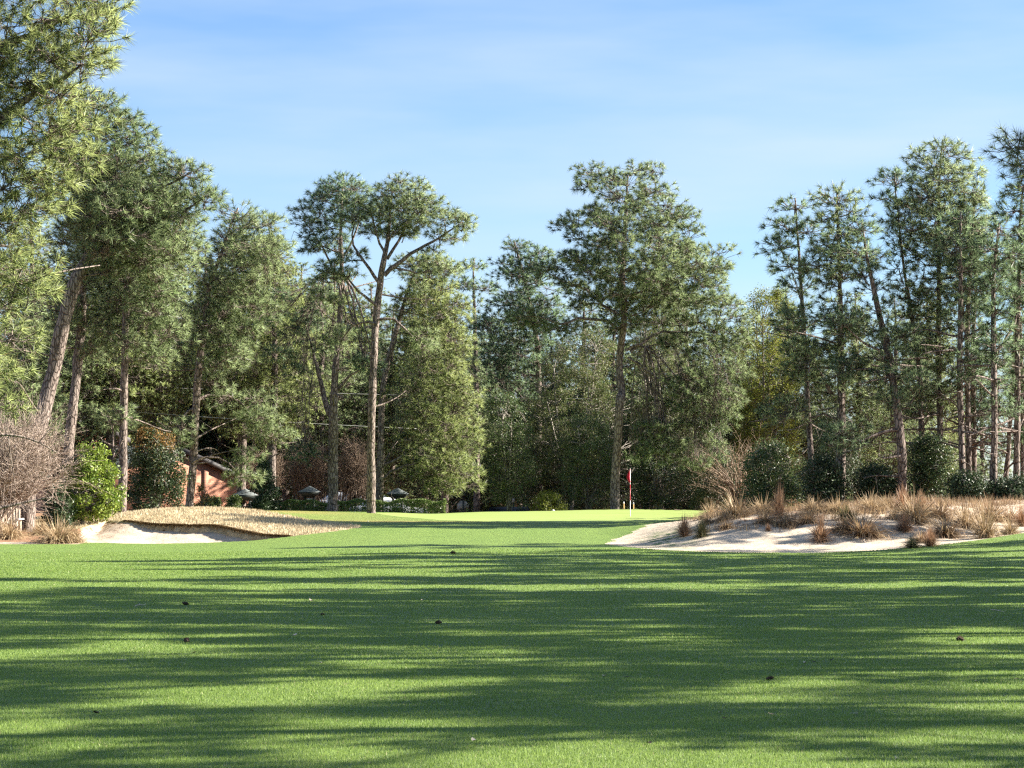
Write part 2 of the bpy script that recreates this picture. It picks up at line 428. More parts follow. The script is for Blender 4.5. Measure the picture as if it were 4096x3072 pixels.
def sandL_mask(X, Y):
    e = 0.22 * wob(X, Y, 1.2, 3.0)
    yn = np.interp(X, SANDL_N[:, 0], SANDL_N[:, 1]); yf = np.interp(X, SANDL_F[:, 0], SANDL_F[:, 1])
    a = (X > -16.4) & (X < -7.72) & (Y > yn) & (Y < yf + e * smooth(-8.5, -10, X))
    strip = (X <= -14.6) & (X > -26) & (Y > 74.9 + 0.02 * np.abs(X + 15)) & (Y < 76.6 + e)
    return a | strip

def sandR_mask(X, Y):
    e = 0.25 * wob(X, Y, 1.0, 5.0)
    left = 2.9 + 0.20 * np.clip(Y - 71, 0, 20) + e
    return (X > left) & (Y > yn_r(X) + 0.12 * wob(X, Y, 2.0, 1.0)) & (Y < 83 + e) & (X < 42)

def height(X, Y):
    X = np.asarray(X, float); Y = np.asarray(Y, float)
    h = base_h(X, Y)
    # left mound
    h = h + 0.50 * np.exp(-((X + 13.2) / 4.2) ** 2 - ((Y - 91.5) / 6.5) ** 2)
    h = h - 0.12 * smooth(-15, -18, X) * np.exp(-((Y - 90) / 6.0) ** 2)
    h = h + 0.16 * np.exp(-((X + 10.5) / 2.6) ** 2 - ((Y - 84.5) / 3.2) ** 2)
    # right dune
    s = Y - yn_r(X)
    prof = np.interp(s, [-0.5, 0, 2.0, 3.8, 6.0, 8.2, 10.5, 13.5, 17.5, 24], [0, -0.04, -0.06, 0.06, 0.46, 0.76, 0.82, 0.72, 0.5, 0.0])
    amp = smooth(3.0, 8.0, X) * (1 - 0.45 * smooth(13, 18, X))
    lump = 1 + 0.16 * wob(X, Y, 0.42, 2.0)
    h = h + prof * amp * lump + np.where(s > 3, 0.05 * wob(X, Y, 1.3, 4.0) * amp, 0)
    # left bunker bowl
    yn = np.interp(X, SANDL_N[:, 0], SANDL_N[:, 1]); yf = np.interp(X, SANDL_F[:, 0], SANDL_F[:, 1])
    m = (X > -16.4) & (X < -7.72) & (Y > yn) & (Y < yf + 0.22 * wob(X, Y, 1.2, 3.0) * smooth(-8.5, -10, X))
    t = np.clip((Y - yn) / (yf - yn + 1e-6), 0, 1)
    lip = 0.20 * smooth(-15.0, -13.2, X) * smooth(-7.9, -9.0, X)
    bowl = -(0.05 + lip) * t - np.clip(0.055 * (yf - yn), 0.0, 0.32) * np.sin(t * PI) + 0.02 * wob(X, Y, 1.5, 1.0)
    h = np.where(m, h + bowl, h)
    return h

def ground_at(sx, sy):
    d = ray(sx, sy)
    Ys = np.arange(9.0, 160.0, 0.04)
    z = EYE + d[2] * Ys
    hz = height(d[0] * Ys, Ys)
    i = np.argmax(z <= hz) if (z <= hz).any() else len(Ys) - 1
    Y = Ys[i]
    return np.array([d[0] * Y, Y, float(hz[i])])

def build_terrain():
    xs = np.concatenate([np.linspace(-420, -60, 24)[:-1], np.linspace(-60, -22, 60)[:-1], np.arange(-22, 22.01, 0.11), np.linspace(22, 60, 60)[1:], np.linspace(60, 420, 24)[1:]])
    ys = np.concatenate([np.linspace(-60, 8, 30)[:-1], np.arange(8, 60, 0.4), np.arange(60, 98, 0.13), np.arange(98, 122, 0.35), np.linspace(122, 180, 50)[:-1], np.linspace(180, 900, 30)])
    Xg, Yg = np.meshgrid(xs, ys)
    Zg = height(Xg, Yg)
    ny, nx = Xg.shape
    cx = (Xg[:-1, :-1] + Xg[1:, 1:]) / 2; cy = (Yg[:-1, :-1] + Yg[1:, 1:]) / 2
    zone = np.zeros(cx.shape, int)      # 0 fairway
    zone[(cy > 121.5 + 1.5 * wob(cx, cy, .3)) | ((cx > 11.0) & (cy > 82)) | ((cx < -17) & (cy > 92)) | (np.abs(cx) > 30)] = 5
    zone[(cx > 9.8 + 0.3 * wob(cx, cy)) & (cy > 83)] = 5
    zone[(cx > 16 + (50 - cy) * 0.12) & (cy < 72) & (cx > 9.6 + 0.12 * cy)] = 5
    zone[(cx < -14.7 + 0.4 * wob(cx, cy, 1, 2)) & (cy > 76.2) & (cy < 99)] = 5
    zone[inside(GREEN, cx, cy)] = 2
    zone[inside(MOUND, cx + 0.12 * wob(cx, cy, 1.5, 2), cy + 0.2 * wob(cx, cy, 1.5, 4))] = 1
    zone[sandR_mask(cx, cy)] = 4
    vm = sandL_mask(Xg, Yg)
    zone[vm[:-1, :-1] & vm[1:, :-1] & vm[:-1, 1:] & vm[1:, 1:]] = 3
    edge = (vm[:-1, :-1] | vm[1:, :-1] | vm[:-1, 1:] | vm[1:, 1:]) & (zone != 3) & (cy > 78) & (cx > -15.4)
    zone[edge & (Zg[1:, :-1] - Zg[:-1, :-1] > .08)] = 1
    dry = np.exp(-((Xg + 12) / 4.5) ** 2 - ((Yg - 101) / 5.5) ** 2) * 1.0 + 0.8 * np.exp(-((Xg + 4.0 + (Yg - 89) * 0.6) / 4.0) ** 2 - ((Yg - 89.5) / 1.3) ** 2) + 0.25 * np.exp(-((Xg + 6) / 3.0) ** 2 - ((Yg - 93) / 4) ** 2)
    s = Yg - yn_r(Xg)
    straw = smooth(5.6, 8.4, s + 0.9 * wob(Xg, Yg, 0.6, 1)) * smooth(4.5, 8, Xg) + 0.3 * smooth(9, 14, Xg) * smooth(1.5, 5, s)
    straw = np.where(Xg < -5, 1.1 * np.clip(1 - np.abs(Yg - 87.5) / 3, 0, 1) * smooth(-13.5, -15, Xg) + 0.6 * smooth(-14.8, -15.2, Xg), straw)
    weed = np.exp(-((Xg - 4.9) / 0.8) ** 2 - ((Yg - 70.5) / 4.0) ** 2) * 1.2
    names = [('fairway', 'fairway', {'dry': dry}), ('rough_mound', 'rough', {}), ('putting_green', 'green', {}), ('sand_bunker', 'sand', {'straw': straw, 'weed': weed}),
             ('sandy_dune', 'sand', {'straw': straw, 'weed': weed}), ('pine_straw_ground', 'floor', {})]
    idx = np.arange(ny * nx).reshape(ny, nx)
    quad = np.stack([idx[:-1, :-1], idx[:-1, 1:], idx[1:, 1:], idx[1:, :-1]], -1)
    V = np.stack([Xg, Yg, Zg], -1).reshape(-1, 3)
    for z, (nm, mt, at_) in enumerate(names):
        q = quad[zone == z].reshape(-1, 4)
        used, inv = np.unique(q.ravel(), return_inverse=True)
        mb = MB(); mb.add(V[used], q=inv.reshape(-1, 4))
        o = mb.obj(nm, M[mt], smooth_=True, attrs={k: a.ravel()[used] for k, a in at_.items()})
        tag(o, kind='structure')
build_terrain()

# ------------------------------------------------------------------ grass blades
def blades(name, mat, X, Y, L, W, rng, lean=0.5, droop=None, kind='stuff', zoff=0.0):
    n = len(X)
    Z = height(X, Y) - 0.004 + zoff
    az = rng.uniform(0, 2 * PI, n)
    l = L * rng.uniform(0.6, 1.25, n)
    ln = np.abs(rng.normal(0, lean, n))
    d = np.stack([np.cos(az) * np.sin(ln), np.sin(az) * np.sin(ln), np.cos(ln)], 1)
    if droop is not None: d = d + np.array(droop); d /= np.linalg.norm(d, axis=1, keepdims=True)
    b = np.stack([X, Y, Z], 1)
    wa = rng.uniform(-1.0, 1.0, n)
    w = np.stack([np.cos(wa), np.sin(wa), np.zeros(n)], 1) * (W * rng.uniform(0.7, 1.3, n) / 2)[:, None]
    v = np.stack([b - w, b + w, b + d * l[:, None]], 1).reshape(-1, 3)
    mb = MB(); mb.add(v, t=np.arange(3 * n).reshape(-1, 3))
    o = mb.obj(name, mat)
    return tag(o, kind=kind)

def fairway_blades():
    rng = np.random.default_rng(1)
    xs, ys, Ls, Ws = [], [], [], []
    for y0, y1, dens, L, W in ((12.3, 16, 4600, .024, .005), (16, 21, 2900, .024, .0062), (21, 28, 1600, .024, .0085), (28, 38, 760, .024, .012), (38, 52, 330, .025, .017), (52, 66, 130, .026, .026)):
        hw = 0.245 * y1 + 1.0
        n = int(dens * (y1 - y0) * 2 * hw)
        y = rng.uniform(y0, y1, n); x = rng.uniform(-hw, hw, n)
        k = np.abs(x) < 0.245 * y + 1.0
        k &= ~sandR_mask(x, y)
        xs.append(x[k]); ys.append(y[k]); Ls.append(np.full(k.sum(), L)); Ws.append(np.full(k.sum(), W))
    X, Y, L, W = (np.concatenate(a) for a in (xs, ys, Ls, Ws))
    o = blades('fairway_grass', M['blade'], X, Y, L, W, rng, 0.55)
    tag(o, 'short mown green grass covering the near fairway', 'grass')
fairway_blades()

def mound_blades():
    rng = np.random.default_rng(2)
    n = 90000
    x = rng.uniform(-20, -5, n); y = rng.uniform(79, 98, n)
    k = inside(MOUND, x, y) & ~sandL_mask(x, y)
    cl = wob(x, y, 2.6, 1.0) + 0.5 * wob(x, y, 5.5, 2.0)
    k &= rng.uniform(-1.2, 1.2, n) < cl
    x, y, cl = x[k], y[k], cl[k]
    o = blades('dormant_rough_grass', M['dryblade'], x, y, 0.09 + 0.05 * np.clip(cl, 0, 1), np.full(len(x), 0.035), rng, 0.7)
    tag(o, 'tufty tan dormant grass over the mound above the bunker', 'grass')
    # brown fringe hanging over the lip
    t = rng.uniform(0, 1, 26000)
    xf = -15.2 + t * (15.2 - 7.9)
    yf = np.interp(xf, SANDL_F[:, 0], SANDL_F[:, 1]) + 0.22 * wob(xf, np.interp(xf, SANDL_F[:, 0], SANDL_F[:, 1]), 1.2, 3.0) * smooth(-8.5, -10, xf)
    yy = yf + rng.uniform(-0.02, 0.25, len(xf))
    o = blades('lip_grass', M['lipblade'], xf, yy + 0.05, 0.13 * smooth(-15.3, -14.0, xf) + 0.07, np.full(len(xf), 0.035), rng, 0.5, droop=(0, -1.1, -1.0), zoff=0.02)
    tag(o, 'brown grass fringe hanging over the bunker lip', 'grass')
mound_blades()

def dune_grass():
    rng = np.random.default_rng(4)
    n = 60000
    x = rng.uniform(5, 24, n); y = rng.uniform(66, 84, n); s = y - yn_r(x)
    cl = wob(x, y, 1.1, 3.0) + .6 * wob(x, y, 3.1, 1.0)
    k = (s + 1.2 * wob(x, y, .6, 1) > 6.4) & sandR_mask(x, y) & (cl > .05 + rng.normal(0, .25, n)) & (x > 6 + rng.uniform(0, 1.5, n))
    x, y = x[k], y[k]
    o = blades('dune_dry_grass', M['clump_brown'], x, y, np.full(len(x), .30), np.full(len(x), .016), rng, .75)
    tag(o, 'thin matted dry grass capping the sandy dune', 'dry grass')
dune_grass()

# ------------------------------------------------------------------ pines
def unit(v): return v / (np.linalg.norm(v, axis=-1, keepdims=True) + 1e-9)

def needles(rng, pos, axis, n, L, W):
    m = len(pos)
    ax = np.repeat(axis, n, 0)
    r = unit(rng.normal(size=(m * n, 3)))
    d = unit(ax * 0.78 + r * 0.85)
    p = np.repeat(pos, n, 0) - ax * (rng.uniform(0, 0.16, m * n) * L / 0.3)[:, None]
    l = (L * rng.uniform(0.7, 1.1, m * n))[:, None]
    tip = p + d * l; tip[:, 2] -= 0.13 * l[:, 0]
    w = unit(np.cross(d, rng.normal(size=d.shape))) * (W / 2)
    v = np.stack([p - w, p + w, tip], 1).reshape(-1, 3)
    nr = unit(ax * 0.5 + d * 0.35 + rng.normal(0, .42, d.shape) + np.array([0, 0, 0.15]))
    return v, np.arange(m * n * 3).reshape(-1, 3), np.repeat(nr, 3, 0)

def bez(p0, p1, p2, p3, n):
    t = np.linspace(0, 1, n)[:, None]
    return (1 - t) ** 3 * p0 + 3 * (1 - t) ** 2 * t * p1 + 3 * (1 - t) * t ** 2 * p2 + t ** 3 * p3

def resample(pts, step):
    pts = np.asarray(pts, float)
    # Catmull-Rom through the points
    ext = np.vstack([2 * pts[0] - pts[1], pts, 2 * pts[-1] - pts[-2]])
    out = []; u = []
    for i in range(1, len(ext) - 2):
        a, b, c, d = ext[i - 1:i + 3]
        k = max(2, int(np.linalg.norm(c - b) / step))
        t = np.linspace(0, 1, k, endpoint=False)[:, None]
        out.append(0.5 * ((2 * b) + (c - a) * t + (2 * a - 5 * b + 4 * c - d) * t ** 2 + (3 * b - a - 3 * c + d) * t ** 3))
        u.append(i - 1 + t[:, 0])
    out.append(pts[-1:]); u.append([len(pts) - 1])
    return np.vstack(out), np.concatenate(u)

def grow_pine(seed, trunk, trad, rows, Yc, nblob, br, ntuft, nneedle, nlen=0.30, nw=0.018, limbs=(), extra=(), depth=0.85, dead=5, zscale=0.52, minr=0.15, first=None, thin=1.0, rough_=0.2):
    """trunk: world points, trad radii; rows: (z, xl, xr) crown outline in world units; returns trunk, limbs and needle meshes (MB)"""
    rng = np.random.default_rng(seed)
    mt, ml, mn = MB(), MB(), MB()
    tp, tu = resample(trunk, 0.5)
    tr = np.interp(tu, np.arange(len(trad)), trad)
    wig = np.cumsum(rng.normal(0, 0.012, (len(tp), 2)), 0); wig -= np.linspace(0, 1, len(tp))[:, None] * wig[-1]
    tp[:, :2] += wig
    trj = tr * (1 + 0.05 * rng.normal(size=len(tr)))
    mt.tube(tp, trj, 14)
    sk, sr = [tp], [tr]
    for pts, r0 in limbs:
        lp, lu = resample(np.asarray(pts), 0.35)
        lp[1:-1] += rng.normal(0, 0.03, lp[1:-1].shape)
        rr = np.linspace(r0, 0.025, len(lp))
        ml.tube(lp, rr, 8); sk.append(lp); sr.append(rr)
    SK = np.vstack(sk); SR = np.concatenate(sr)
    ztop = trunk[-1][2]
    # foliage masses inside the crown outline
    rows = sorted(rows); rz = np.array([r[0] for r in rows]); xl = np.array([r[1] for r in rows]); xr = np.array([r[2] for r in rows])
    zz = np.linspace(rz[0], rz[-1], 200); ww = np.interp(zz, rz, xr - xl); cdf = np.cumsum(ww ** 1.3); cdf /= cdf[-1]
    B = [np.asarray(e, float) for e in extra] + [tp[-1] - np.array([0, 0, 0.3 * br]), tp[-1] - np.array([0.5 * br, 0.2, 1.3 * br]), tp[-1] - np.array([-0.6 * br, -0.2, 1.5 * br])]
    tries = 0; gap = br * 1.35
    while len(B) < nblob + len(extra) and tries < 60 * nblob:
        tries += 1
        z = np.interp(rng.uniform(), cdf, zz)
        l, r = np.interp(z, rz, xl), np.interp(z, rz, xr)
        hw = max((r - l) / 2 - 0.8 * br, 0.12)
        rad = math.sqrt(rng.uniform(minr, 1)); a = rng.uniform(0, 2 * PI)
        hw *= 1 + rough_ * math.sin(z * 1.9 + seed) * math.sin(2 * a + z * 0.8 + seed * 1.7)
        b = np.array([(l + r) / 2 + hw * rad * math.cos(a), Yc + hw * depth * rad * math.sin(a), z])
        if z > rz[-1] - 0.5 * br: b[2] = rz[-1] - 0.5 * br
        if B and (np.linalg.norm((np.array(B) - b) * np.array([1, 1, 1.45]), axis=1) < gap).any():
            if tries % 25 == 0: gap = max(gap * 0.99, br * 1.02)
            continue
        B.append(b)
    B = np.array(B)
    axis_x = np.interp(B[:, 2], tp[:, 2], tp[:, 0]); axis_y = np.interp(B[:, 2], tp[:, 2], tp[:, 1])
    hd = np.hypot(B[:, 0] - axis_x, B[:, 1] - axis_y)
    zmin = first if first is not None else rz[0] - 0.25 * (rz[-1] - rz[0])
    TP, TA, S0, S1 = [], [], [], []
    for i in np.argsort(hd):
        b = B[i]
        dv = b - SK; dist = np.linalg.norm(dv, axis=1)
        hor = np.hypot(dv[:, 0], dv[:, 1])
        rise = dv[:, 2]
        cost = dist + np.where(rise < 0.12 * hor, 0.9 * (0.12 * hor - rise), 0) + np.where(rise > 1.1 * hor, 0.5 * (rise - 1.1 * hor), 0) - 1.6 * np.minimum(SR, 0.2) + np.where(SK[:, 2] < zmin, 3.0 * (zmin - SK[:, 2]), 0)
        j = int(np.argmin(cost)); p0 = SK[j]; L = np.linalg.norm(b - p0)
        if L < 0.4: p0 = SK[j] - np.array([0.05, 0.05, 0.5]); L = np.linalg.norm(b - p0)
        d = b - p0; h = np.array([d[0], d[1], 0.0]); 
        p1 = p0 + h * 0.35 + np.array([0, 0, 0.10 * L]) + rng.normal(0, 0.07 * L, 3)
        p2 = p0 + d * 0.72 + np.array([0, 0, -0.10 * L]) + rng.normal(0, 0.08 * L, 3)
        c = bez(p0, p1, p2, b, max(4, int(L / 0.4)))
        c[1:-1] += rng.normal(0, 0.025, c[1:-1].shape)
        r0 = min(SR[j] * 0.7, 0.022 + 0.017 * L); rr = np.linspace(r0, 0.016, len(c))
        ml.tube(c, rr, 6)
        q = max(1, len(c) // 3); SK = np.vstack([SK, c[q:]]); SR = np.concatenate([SR, rr[q:]])
        # tufts
        k = max(3, int(1.5 * ntuft * rng.uniform(0.6, 1.35)))
        u = unit(rng.normal(size=(k, 3)) + np.array([0, 0, 0.35]))
        rad = br * rng.uniform(0.35, 1.12, k) ** 0.7 * rng.uniform(0.75, 1.25)
        off = u * rad[:, None] * np.array([1.08, 1.08, zscale])
        pos = b + off
        ax = unit(unit(off) + np.array([0, 0, 0.45]) + rng.normal(0, 0.25, (k, 3)))
        TP.append(pos); TA.append(ax)
        sub = c[rng.integers(len(c) // 2, len(c), k)]
        midp = sub + (pos - sub) * 0.5 + np.array([0, 0, -0.08]) + rng.normal(0, 0.05, (k, 3))
        S0.append(np.stack([sub, midp], 1)); S1.append(np.stack([midp, pos], 1))
    TP, TA = np.vstack(TP), np.vstack(TA)
    S0, S1 = np.vstack(S0), np.vstack(S1)
    cell = np.floor(TP / (thin * nlen) + rng.uniform(0, 1, 3)).astype(np.int64)
    _, keep = np.unique(cell, axis=0, return_index=True)
    TP, TA = TP[keep], TA[keep]
    S0, S1 = S0[keep].reshape(-1, 3), S1[keep].reshape(-1, 3)
    ml.sticks(S0, S1, 0.013, 0.008)
    v, t, nr = needles(rng, TP, TA, nneedle, nlen, nw)
    mn.add(v, t=t); mn.nrm = nr
    # bare dead limbs below the crown
    z0 = trunk[0][2]; zl = rz[0]
    for _ in range(dead):
        z = rng.uniform(z0 + 0.35 * (zl - z0), zl + 0.25 * (rz[-1] - zl))
        j = int(np.argmin(np.abs(tp[:, 2] - z))); p0 = tp[j]
        a = rng.uniform(0, 2 * PI); L = rng.uniform(0.8, 3.2)
        d = np.array([math.cos(a), math.sin(a), rng.uniform(-0.2, 0.5)]) * L
        c = bez(p0, p0 + d * 0.3 + rng.normal(0, .1, 3), p0 + d * 0.7 + rng.normal(0, .25, 3), p0 + d + rng.normal(0, .2, 3), 8)
        ml.tube(c, np.linspace(min(0.05, tr[j] * 0.5), 0.012, 8), 6)
        for s in range(3):
            q = c[rng.integers(3, 8)]; e = q + rng.normal(0, 0.4, 3)
            ml.sticks(q[None], e[None], 0.014, 0.006)
    return mt, ml, mn

def pine(label, base, mt, ml, mn, nmat='needle', group=None, name='pine_tree', cat='pine tree'):
    e = empty(name, base, label, cat, group)
    mt.add(np.vstack(ml.V), t=np.vstack(ml.T) if ml.T else None, q=np.vstack(ml.Q))
    mt.obj('trunk', M['bark'], e, smooth_=True)
    mn.obj('crown', M[nmat], e, attrs={'tuft_normal': mn.nrm})
    return e

TREE_SEED = [100]
def hero(label, Y, trunk, rows, nblob, br=0.95, ntuft=26, nneedle=38, limbs=(), extra=(), nmat='needle', sink=True, group=None, **kw):
    """trunk: (dx, dy, width in photo px); rows: (dy, xl, xr); all in layout-sketch units at distance Y"""
    TREE_SEED[0] += 1
    rng = np.random.default_rng(TREE_SEED[0] + 5000)
    tw = [P(a, b, Y) for a, b, _ in trunk]
    tr = [w / 2 / F * Y for *_, w in trunk]
    g = float(height(tw[0][0], Y))
    if tw[0][2] > g - 0.2:
        tw.insert(0, np.array([tw[0][0], Y, g - 0.25])); tr.insert(0, tr[0] * 1.12)
    rws = [(P(0, y, Y)[2], P(a, y, Y)[0], P(b, y, Y)[0]) for y, a, b in rows]
    top = max(r[0] for r in rws)
    if tw[-1][2] < top - 1.0:
        r = max(rws); tw.append(np.array([(r[1] + r[2]) / 2, Y, top - 0.5])); tr.append(0.03)
    for i in range(1, len(tw)): tw[i][1] = Y + 0.25 * math.sin(i * 1.7 + TREE_SEED[0])
    lb = []
    for pts, w in limbs:
        dy = rng.uniform(-0.45, 0.45)
        lp = [P(a, b, Y) + np.array([0, dy * i * 0.8, 0]) for i, (a, b) in enumerate(pts)]
        lb.append((lp, w / 2 / F * Y))
    ex = [P(a, b, Y) + np.array([0, rng.uniform(-1, 1), 0]) for a, b in extra]
    for lp, r0 in lb:
        ex.append(lp[-1]); ex.append(lp[-1] * .72 + lp[-2] * .28 + np.array([0, rng.uniform(-.5, .5), .35]))
    kw.setdefault('nlen', .33); nblob = int(nblob * .68); br *= 1.08
    mt, ml, mn = grow_pine(TREE_SEED[0], tw, tr, rws, Y, nblob, br, ntuft, nneedle, limbs=lb, extra=ex, **kw)
    return pine(label, (tw[0][0], Y, g), mt, ml, mn, nmat, group)

# --- the pines one can tell apart, from left to right
hero('big yellow-green pine at the left edge, its trunk out of sight, nearest of all', 52,
     [(-85, 1120, 95), (-75, 700, 80), (-60, 300, 70), (-40, 0, 50), (-30, -160, 30)],
     [(-230, -60, 60), (-150, -140, 180), (-60, -150, 225), (0, -150, 235), (60, -150, 262), (100, -150, 270), (140, -150, 240), (180, -150, 222), (240, -150, 250), (300, -150, 250), (350, -150, 225), (400, -150, 165), (460, -150, 108), (560, -150, 92), (650, -150, 82), (760, -150, 86), (840, -150, 84), (890, -140, 60), (915, -120, 20)],
     105, br=0.78, ntuft=26, nneedle=46, nlen=0.32, nw=0.014, nmat='needle_warm', minr=0.3, depth=0.8,
     limbs=[([(-75, 330), (0, 270), (60, 225), (130, 190), (190, 150)], 60), ([(-60, 120), (40, 80), (130, 30), (220, 10)], 40), ([(-75, 600), (0, 590), (60, 620)], 30)])
hero('heavy leaning pine rising right from behind the bare pinkish shrub', 84,
     [(57, 1128, 66), (72, 1000, 62), (90, 900, 60), (112, 800, 58), (138, 690, 55), (165, 600, 52), (192, 545, 48), (215, 470, 34), (220, 380, 24), (205, 260, 12)],
     [(175, 150, 235), (215, 120, 290), (255, 105, 325), (300, 90, 345), (350, 80, 395), (400, 80, 420), (440, 90, 462), (490, 110, 465), (530, 120, 450), (565, 150, 420), (590, 200, 380)],
     150, br=0.9, ntuft=28, nneedle=40, nw=0.018,
     limbs=[([(190, 548), (235, 535), (290, 545), (318, 580), (335, 620)], 34), ([(205, 500), (270, 450), (330, 430), (420, 380)], 30), ([(215, 460), (170, 400), (140, 330)], 24), ([(212, 480), (300, 480), (380, 470), (450, 430)], 24)])
hero('straight pine with sunlit flaky bark just right of the leaning one', 96,
     [(150, 1000, 42), (158, 900, 40), (168, 780, 37), (178, 680, 35), (184, 585, 32), (196, 480, 24), (205, 360, 12)],
     [(330, 150, 280), (400, 110, 330), (480, 90, 370), (560, 80, 380), (620, 90, 370), (700, 100, 340), (760, 110, 300)],
     85, br=0.95, nneedle=34, nw=0.02, limbs=[([(184, 600), (215, 580), (255, 570), (300, 560)], 16)])
hero('dark upright pine standing between the bright green and the dark bushes', 94,
     [(265, 1112, 36), (264, 1000, 33), (263, 900, 30), (268, 760, 28), (271, 640, 25), (273, 560, 20), (275, 420, 10)],
     [(340, 230, 330), (400, 200, 390), (470, 200, 430), (540, 200, 440), (620, 190, 430), (700, 200, 420), (780, 220, 400)],
     95, br=0.95, nneedle=34, nw=0.02, dead=9, limbs=[([(266, 770), (285, 740), (300, 700)], 12), ([(264, 950), (245, 990), (238, 900)], 9)])
hero('pine with a sun-striped trunk in front of the brick gable', 102,
     [(408, 1097, 34), (413, 1000, 32), (424, 880, 30), (431, 800, 28), (440, 720, 24), (452, 620, 18), (490, 520, 12), (515, 450, 7)],
     [(432, 480, 560), (470, 455, 612), (520, 430, 640), (600, 400, 632), (680, 390, 595), (740, 370, 570), (800, 380, 540), (860, 440, 520)],
     125, br=0.9, nneedle=38, nw=0.018, dead=6,
     limbs=[([(425, 865), (450, 853), (490, 858), (530, 880), (560, 930)], 14), ([(424, 880), (400, 900), (390, 950)], 10), ([(414, 1000), (450, 985), (490, 1000), (520, 1030)], 9), ([(445, 700), (500, 640), (560, 560)], 16)],
     extra=[(560, 900), (590, 940), (530, 985), (545, 860)])
hero('tall pine with a forked rugged trunk left of the slender dark trunk', 113,
     [(717, 1083, 42), (718, 980, 40), (720, 900, 36), (724, 800, 26), (731, 700, 22), (737, 600, 18), (737, 500, 13), (740, 400, 6)],
     [(357, 715, 768), (395, 685, 800), (430, 645, 805), (467, 628, 800), (500, 632, 770), (540, 640, 760)],
     66, br=0.75, ntuft=22, nneedle=36, nw=0.019, dead=8, nmat='needle_cool',
     limbs=[([(718, 905), (702, 870), (690, 820), (672, 760), (655, 690)], 26), ([(722, 850), (760, 810), (800, 790)], 14), ([(735, 620), (700, 540), (660, 480)], 11), ([(716, 1000), (690, 988), (660, 985)], 8), ([(736, 560), (765, 510), (785, 450)], 11)],
     extra=[(650, 680), (630, 720), (690, 640), (600, 760), (790, 780), (640, 800), (700, 740), (585, 690), (760, 720), (610, 640)])
hero('slender dark-trunked pine with a flat umbrella crown left of the green', 105,
     [(802, 1106, 36), (803, 960, 33), (806, 850, 31), (812, 700, 29), (822, 610, 26), (827, 575, 24), (836, 525, 17), (842, 470, 12), (848, 400, 6)],
     [(378, 830, 912), (400, 800, 928), (430, 780, 952), (460, 762, 962), (490, 765, 945), (510, 790, 900)],
     56, br=0.66, ntuft=20, nneedle=40, nw=0.018, dead=2, minr=0.1, first=8.5,
     limbs=[([(830, 595), (870, 560), (905, 538), (950, 515), (1000, 480)], 20), ([(822, 615), (800, 580), (775, 550), (762, 510), (770, 470)], 15), ([(814, 660), (775, 630), (750, 600), (705, 590)], 13),
            ([(818, 690), (850, 690), (875, 712), (900, 735), (915, 750)], 13), ([(812, 700), (780, 695), (750, 712), (730, 745)], 12), ([(836, 560), (860, 520), (880, 480), (905, 440)], 14), ([(832, 560), (815, 510), (800, 450)], 12), ([(845, 575), (900, 590), (960, 580)], 9)],
     extra=[(985, 470), (1000, 495), (960, 480), (985, 510), (945, 505), (965, 455), (1005, 478), (700, 600), (735, 580), (925, 745), (745, 558), (772, 545), (760, 600), (722, 592), (890, 592), (930, 586), (962, 592), (905, 622), (775, 440), (800, 500), (935, 540), (880, 500), (690, 640), (730, 650)])
hero('broad low-branched yellow-green pine right of the slender dark trunk', 119,
     [(818, 1095, 30), (822, 960, 28), (830, 820, 24), (860, 700, 18), (900, 580, 8)],
     [(540, 875, 990), (575, 850, 1012), (640, 845, 1025), (700, 850, 1020), (760, 850, 1025), (820, 850, 1040), (880, 845, 1042), (940, 850, 1045), (1000, 850, 1060), (1050, 890, 1072)],
     112, br=1.0, rough_=.35, ntuft=26, nneedle=36, nw=0.021, nmat='needle_warm', dead=4,
     limbs=[([(820, 1010), (870, 985), (920, 960), (980, 990)], 14), ([(820, 1040), (860, 1010), (920, 1000), (960, 1020)], 12)])
hero('dusky pine standing behind the sign, left of the green flag', 142,
     [(1030, 1080, 26), (1028, 800, 20), (1022, 600, 8)],
     [(545, 1005, 1045), (600, 985, 1065), (680, 975, 1080), (760, 975, 1090), (850, 980, 1090)],
     40, br=1.1, nneedle=28, nw=0.028, nmat='needle_cool')
hero('round-topped pine in the gap left of the flag-side pine', 136,
     [(1163, 1060, 30), (1163, 860, 26), (1160, 740, 20), (1135, 620, 14), (1110, 520, 7)],
     [(494, 1080, 1128), (530, 1060, 1190), (580, 1050, 1220), (640, 1050, 1225), (700, 1010, 1225), (760, 1020, 1210), (820, 1040, 1190), (870, 1060, 1180)],
     85, br=1.05, nneedle=30, nw=0.026, nmat='needle_cool', dead=7)
